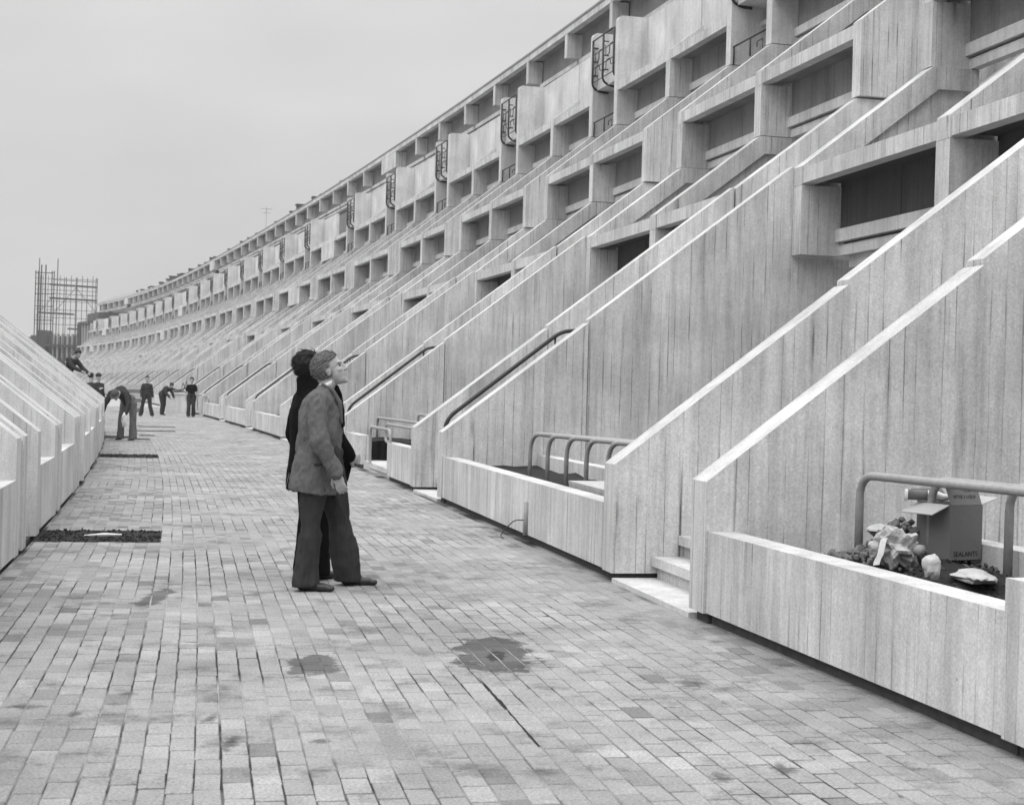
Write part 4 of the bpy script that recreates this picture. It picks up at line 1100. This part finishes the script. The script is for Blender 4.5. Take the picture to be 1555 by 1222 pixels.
bm = bmesh.new(); add_boxm(bm, T((.105, -.085, -.29)) @ Rm(.5, 4, 'Z'), .14, .05, .05); mobj('hammer_head', bm_mesh(bm, 'hammer_head', SCAF), parent=r)
o = blob('pale_sack', WHITE, pw + Rz @ Vector((.60, .30, .52)), .06, .07, .19, .3, 2, 3, 5); o.rotation_euler = (.35, .1, 0); o.scale = (1, 1, 1)
tag(o, 'pale folded sack hanging from the bending workman\'s hand', 'sack')
ps = (-15.82, 65.93)
person((ps[0], ps[1], 0), TOCAM(ps) + .15, stand(kn_r=(.02, -.17, .49), an_r=(0, -.26, .085), an_l=(.05, .24, .085)), 'workman in dark overalls standing with legs apart facing along the street', .02, small=True, legs=WORK, seed=8, folds=.012)
p2 = (-15.95, 69.5)
b2 = stand(head=(.46, .03, 1.36), neck=(.33, .02, 1.30), chest=(.19, 0, 1.17), pelvis=(-.05, 0, .93), sh_r=(.24, -.16, 1.24), el_r=(.36, -.22, 1.0), wr_r=(.50, -.15, .82), sh_l=(.24, .16, 1.24), el_l=(.38, .22, 1.0), wr_l=(.52, .14, .80), kn_r=(.08, -.13, .48), kn_l=(-.02, .14, .48), an_r=(.08, -.15, .085), an_l=(-.15, .16, .085))
person((p2[0], p2[1], 0), R(-25), b2, 'workman in dark clothes stooping beside the standing workman', .02, small=True, legs=WORK, head_rot=(0, R(-40), 0), seed=9, folds=.012)
p3 = (-14.11, 66.99)
person((p3[0], p3[1], 0), TOCAM(p3) - .1, stand(an_r=(.12, -.10, .085), kn_r=(.1, -.1, .49), an_l=(-.1, .09, .085), kn_l=(.02, .1, .49)), 'long-haired young person in a dark short-sleeved top and flared trousers walking up the street', .02,
       small=True, legs=WORK, top=BLACKC, hair=HAIRD, bare_arms=True, hair_keep=lambda c: not (c.x > .05 and c.z < .05) and c.z > -.12, seed=12, folds=.010)
p4 = (-14.4, 52.0); p5 = (-14.75, 54.2)
person((p4[0], p4[1], 0), R(60), stand(), 'dark-clothed workman behind the end of the low left terrace, nearer of the two together', .02, small=True, legs=WORK, seed=13)
person((p5[0], p5[1], 0), R(-40), stand(wr_r=(.35, -.2, 1.2), el_r=(.1, -.28, 1.15)), 'dark-clothed workman with a raised arm behind the end of the low left terrace', .02, small=True, legs=WORK, hat=WORK, seed=14)
p6 = (-13.45, 46.0)
st_ = stand(head=(.36, 0, 1.56), neck=(.22, 0, 1.44), chest=(.12, 0, 1.26), sh_r=(.16, -.2, 1.37), el_r=(.38, -.26, 1.15), wr_r=(.62, -.2, 1.05), sh_l=(.16, .2, 1.37), el_l=(.36, .26, 1.12), wr_l=(.58, .2, 1.0))
person((p6[0], p6[1], .72), R(-20), st_, 'dark-haired workman leaning forward beyond the topmost coping of the left terrace', .016, small=True, legs=WORK, head_rot=(0, R(-25), 0), seed=15)
o = mobj('brick_stack', box('brick_stack', -.8, .8, -.7, .7, -.16, .715, TIMBER, .01), loc=(p6[0], p6[1], 0)); tag(o, 'stack the leaning workman stands on beyond the left terrace', 'stack')

# --- site clutter in the distance
bm = bmesh.new()
r = empty('brick_pallet', (-18.6, 74.5, 0), .3); tag(r, 'striped stack of paving bricks waiting behind the standing workman', 'brick stack')
for i in range(6): mobj('brick_layer', box('brick_layer', -.55, .55, -.5, .5, .0 + i * .23, .19 + i * .23, STONE if i % 2 else TIMBER, .01), parent=r)
r = empty('site_skip', (-16.6, 75.6, 0), heading(69)); tag(r, 'pale concrete box planter with tangled wire on top by the terrace foot', 'planter')
mobj('box_wall', box('box_wall', -.75, .75, -1.6, 1.6, 0, .92, CONC_S, .02), parent=r)
mobj('box_rim', box('box_rim', -.80, .80, -1.65, 1.65, .922, 1.0, CONC_S, .015), parent=r)
bm = bmesh.new(); rr = random.Random(5)
for i in range(7):
    tube(bm, [(rr.uniform(-.5, .5), rr.uniform(-.8, .8), 1.0), (rr.uniform(-.5, .5), rr.uniform(-.8, .8), rr.uniform(1.1, 1.6)), (rr.uniform(-.5, .5), rr.uniform(-.8, .8), 1.02)], .03, 5)
mobj('wire_tangle', bm_mesh(bm, 'wire_tangle', SCAF), parent=r)

# ------------------------------------------------------------------ far end: scaffold and unfinished block
YF = 284.0
def fx(px, Y=YF): return (px - 777.5 - 4.2) / 2311.4 * Y
def fz(py, Y=YF, px=90): return CAMH - (py - (594.4 - .0269 * (777.5 - px))) / 2311.4 * Y
r = empty('scaffold', (fx(66), YF, 0)); tag(r, 'tall scaffold of dark tubes and plank decks at the far end of the street', 'scaffold')
x0_, x1_ = fx(53) - fx(66), fx(81) - fx(66)
def up(name, xx, yy, z1, rad=.12, z0=0):
    bm = bmesh.new(); tube(bm, [(xx, yy, z0), (xx + .12 * (z1 - z0) / 20, yy, z1)], rad, 5); mobj(name, bm_mesh(bm, name, SCAF), parent=r)
for xx in (x0_, x0_ + .5, -.55, .25, x1_ - .4, x1_): up('upright', xx, 0, fz(403 if xx in (-.55, .25) else 412), .13 if xx in (-.55, .25) else .10)
for xx in (x0_, x1_): up('upright', xx + .2, 1.4, fz(392), .09)
for py in (415, 432, 447, 466, 487):
    bm = bmesh.new(); tube(bm, [(x0_, 0, fz(py)), (x1_, 0, fz(py))], .09, 5); mobj('ledger', bm_mesh(bm, 'ledger', SCAF), parent=r)
for px in (96, 99, 114, 115.5, 131, 144, 146):
    up('upright', fx(px) - fx(66), .3, fz(421), .07)
for (a, b_, py, q) in ((76, 146, 433.5, 2.6), (76, 145, 454, 2.4), (60, 112, 476.5, 1.5), (105, 150, 500, 1.5)):
    mobj('deck', prism('deck', [(fx(a) - fx(66), fz(py)), (fx(a) - fx(66), fz(py) + .28), (fx(b_) - fx(66), fz(py + q) + .28), (fx(b_) - fx(66), fz(py + q))], -.5, .9, SCAF, 0), parent=r)
for (a, b_, py, q) in ((80, 148, 425, 2.5), (80, 146, 446, 2.5)):
    bm = bmesh.new(); tube(bm, [(fx(a) - fx(66), 0, fz(py)), (fx(b_) - fx(66), 0, fz(py + q))], .06, 5); mobj('guard_rail', bm_mesh(bm, 'guard_rail', SCAF), parent=r)
for px in (58, 62, 70, 76, 88, 105, 122, 138): up('upright', fx(px) - fx(66), .9, fz(418), .055)
for py in (423, 440, 457, 470, 482, 492):
    bm = bmesh.new(); tube(bm, [(x0_, .5, fz(py)), (fx(146) - fx(66), .5, fz(py + 1.5))], .05, 5); mobj('ledger', bm_mesh(bm, 'ledger', SCAF), parent=r)
for (a, b_, c, d_) in ((82, 114, 474, 436), (114, 146, 436, 474), (54, 80, 480, 450)):
    bm = bmesh.new(); tube(bm, [(fx(a) - fx(66), .6, fz(c)), (fx(b_) - fx(66), .6, fz(d_))], .05, 5); mobj('brace', bm_mesh(bm, 'brace', SCAF), parent=r)
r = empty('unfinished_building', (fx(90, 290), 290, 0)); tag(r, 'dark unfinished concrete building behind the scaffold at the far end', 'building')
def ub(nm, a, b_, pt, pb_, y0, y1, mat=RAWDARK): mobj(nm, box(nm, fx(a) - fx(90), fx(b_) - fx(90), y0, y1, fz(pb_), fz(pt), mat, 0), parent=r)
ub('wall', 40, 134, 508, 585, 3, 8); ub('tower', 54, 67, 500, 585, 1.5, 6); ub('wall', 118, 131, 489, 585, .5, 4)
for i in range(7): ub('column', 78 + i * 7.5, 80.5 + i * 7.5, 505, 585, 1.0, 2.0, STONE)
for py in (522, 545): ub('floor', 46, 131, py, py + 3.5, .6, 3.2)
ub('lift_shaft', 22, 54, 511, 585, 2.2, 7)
bpy.data.scenes.remove(TMP)

# ------------------------------------------------------------------ thin haze over the whole place
bm = bmesh.new(); add_box(bm, -3060, 3060, -260, 5060, -1.3, 42)
hz = mobj('haze', bm_mesh(bm, 'haze')); tag(hz, kind='stuff')
hm = bpy.data.materials.new('haze'); hm.use_nodes = True; ht = hm.node_tree; ht.nodes.clear()
ho = N(ht, 'ShaderNodeOutputMaterial'); hv = N(ht, 'ShaderNodeVolumePrincipled')
hv.inputs['Color'].default_value = (.95, .95, .95, 1); hv.inputs['Density'].default_value = 0.00045; hv.inputs['Anisotropy'].default_value = 0.2
ht.links.new(hv.outputs[0], ho.inputs['Volume']); hz.data.materials.append(hm)
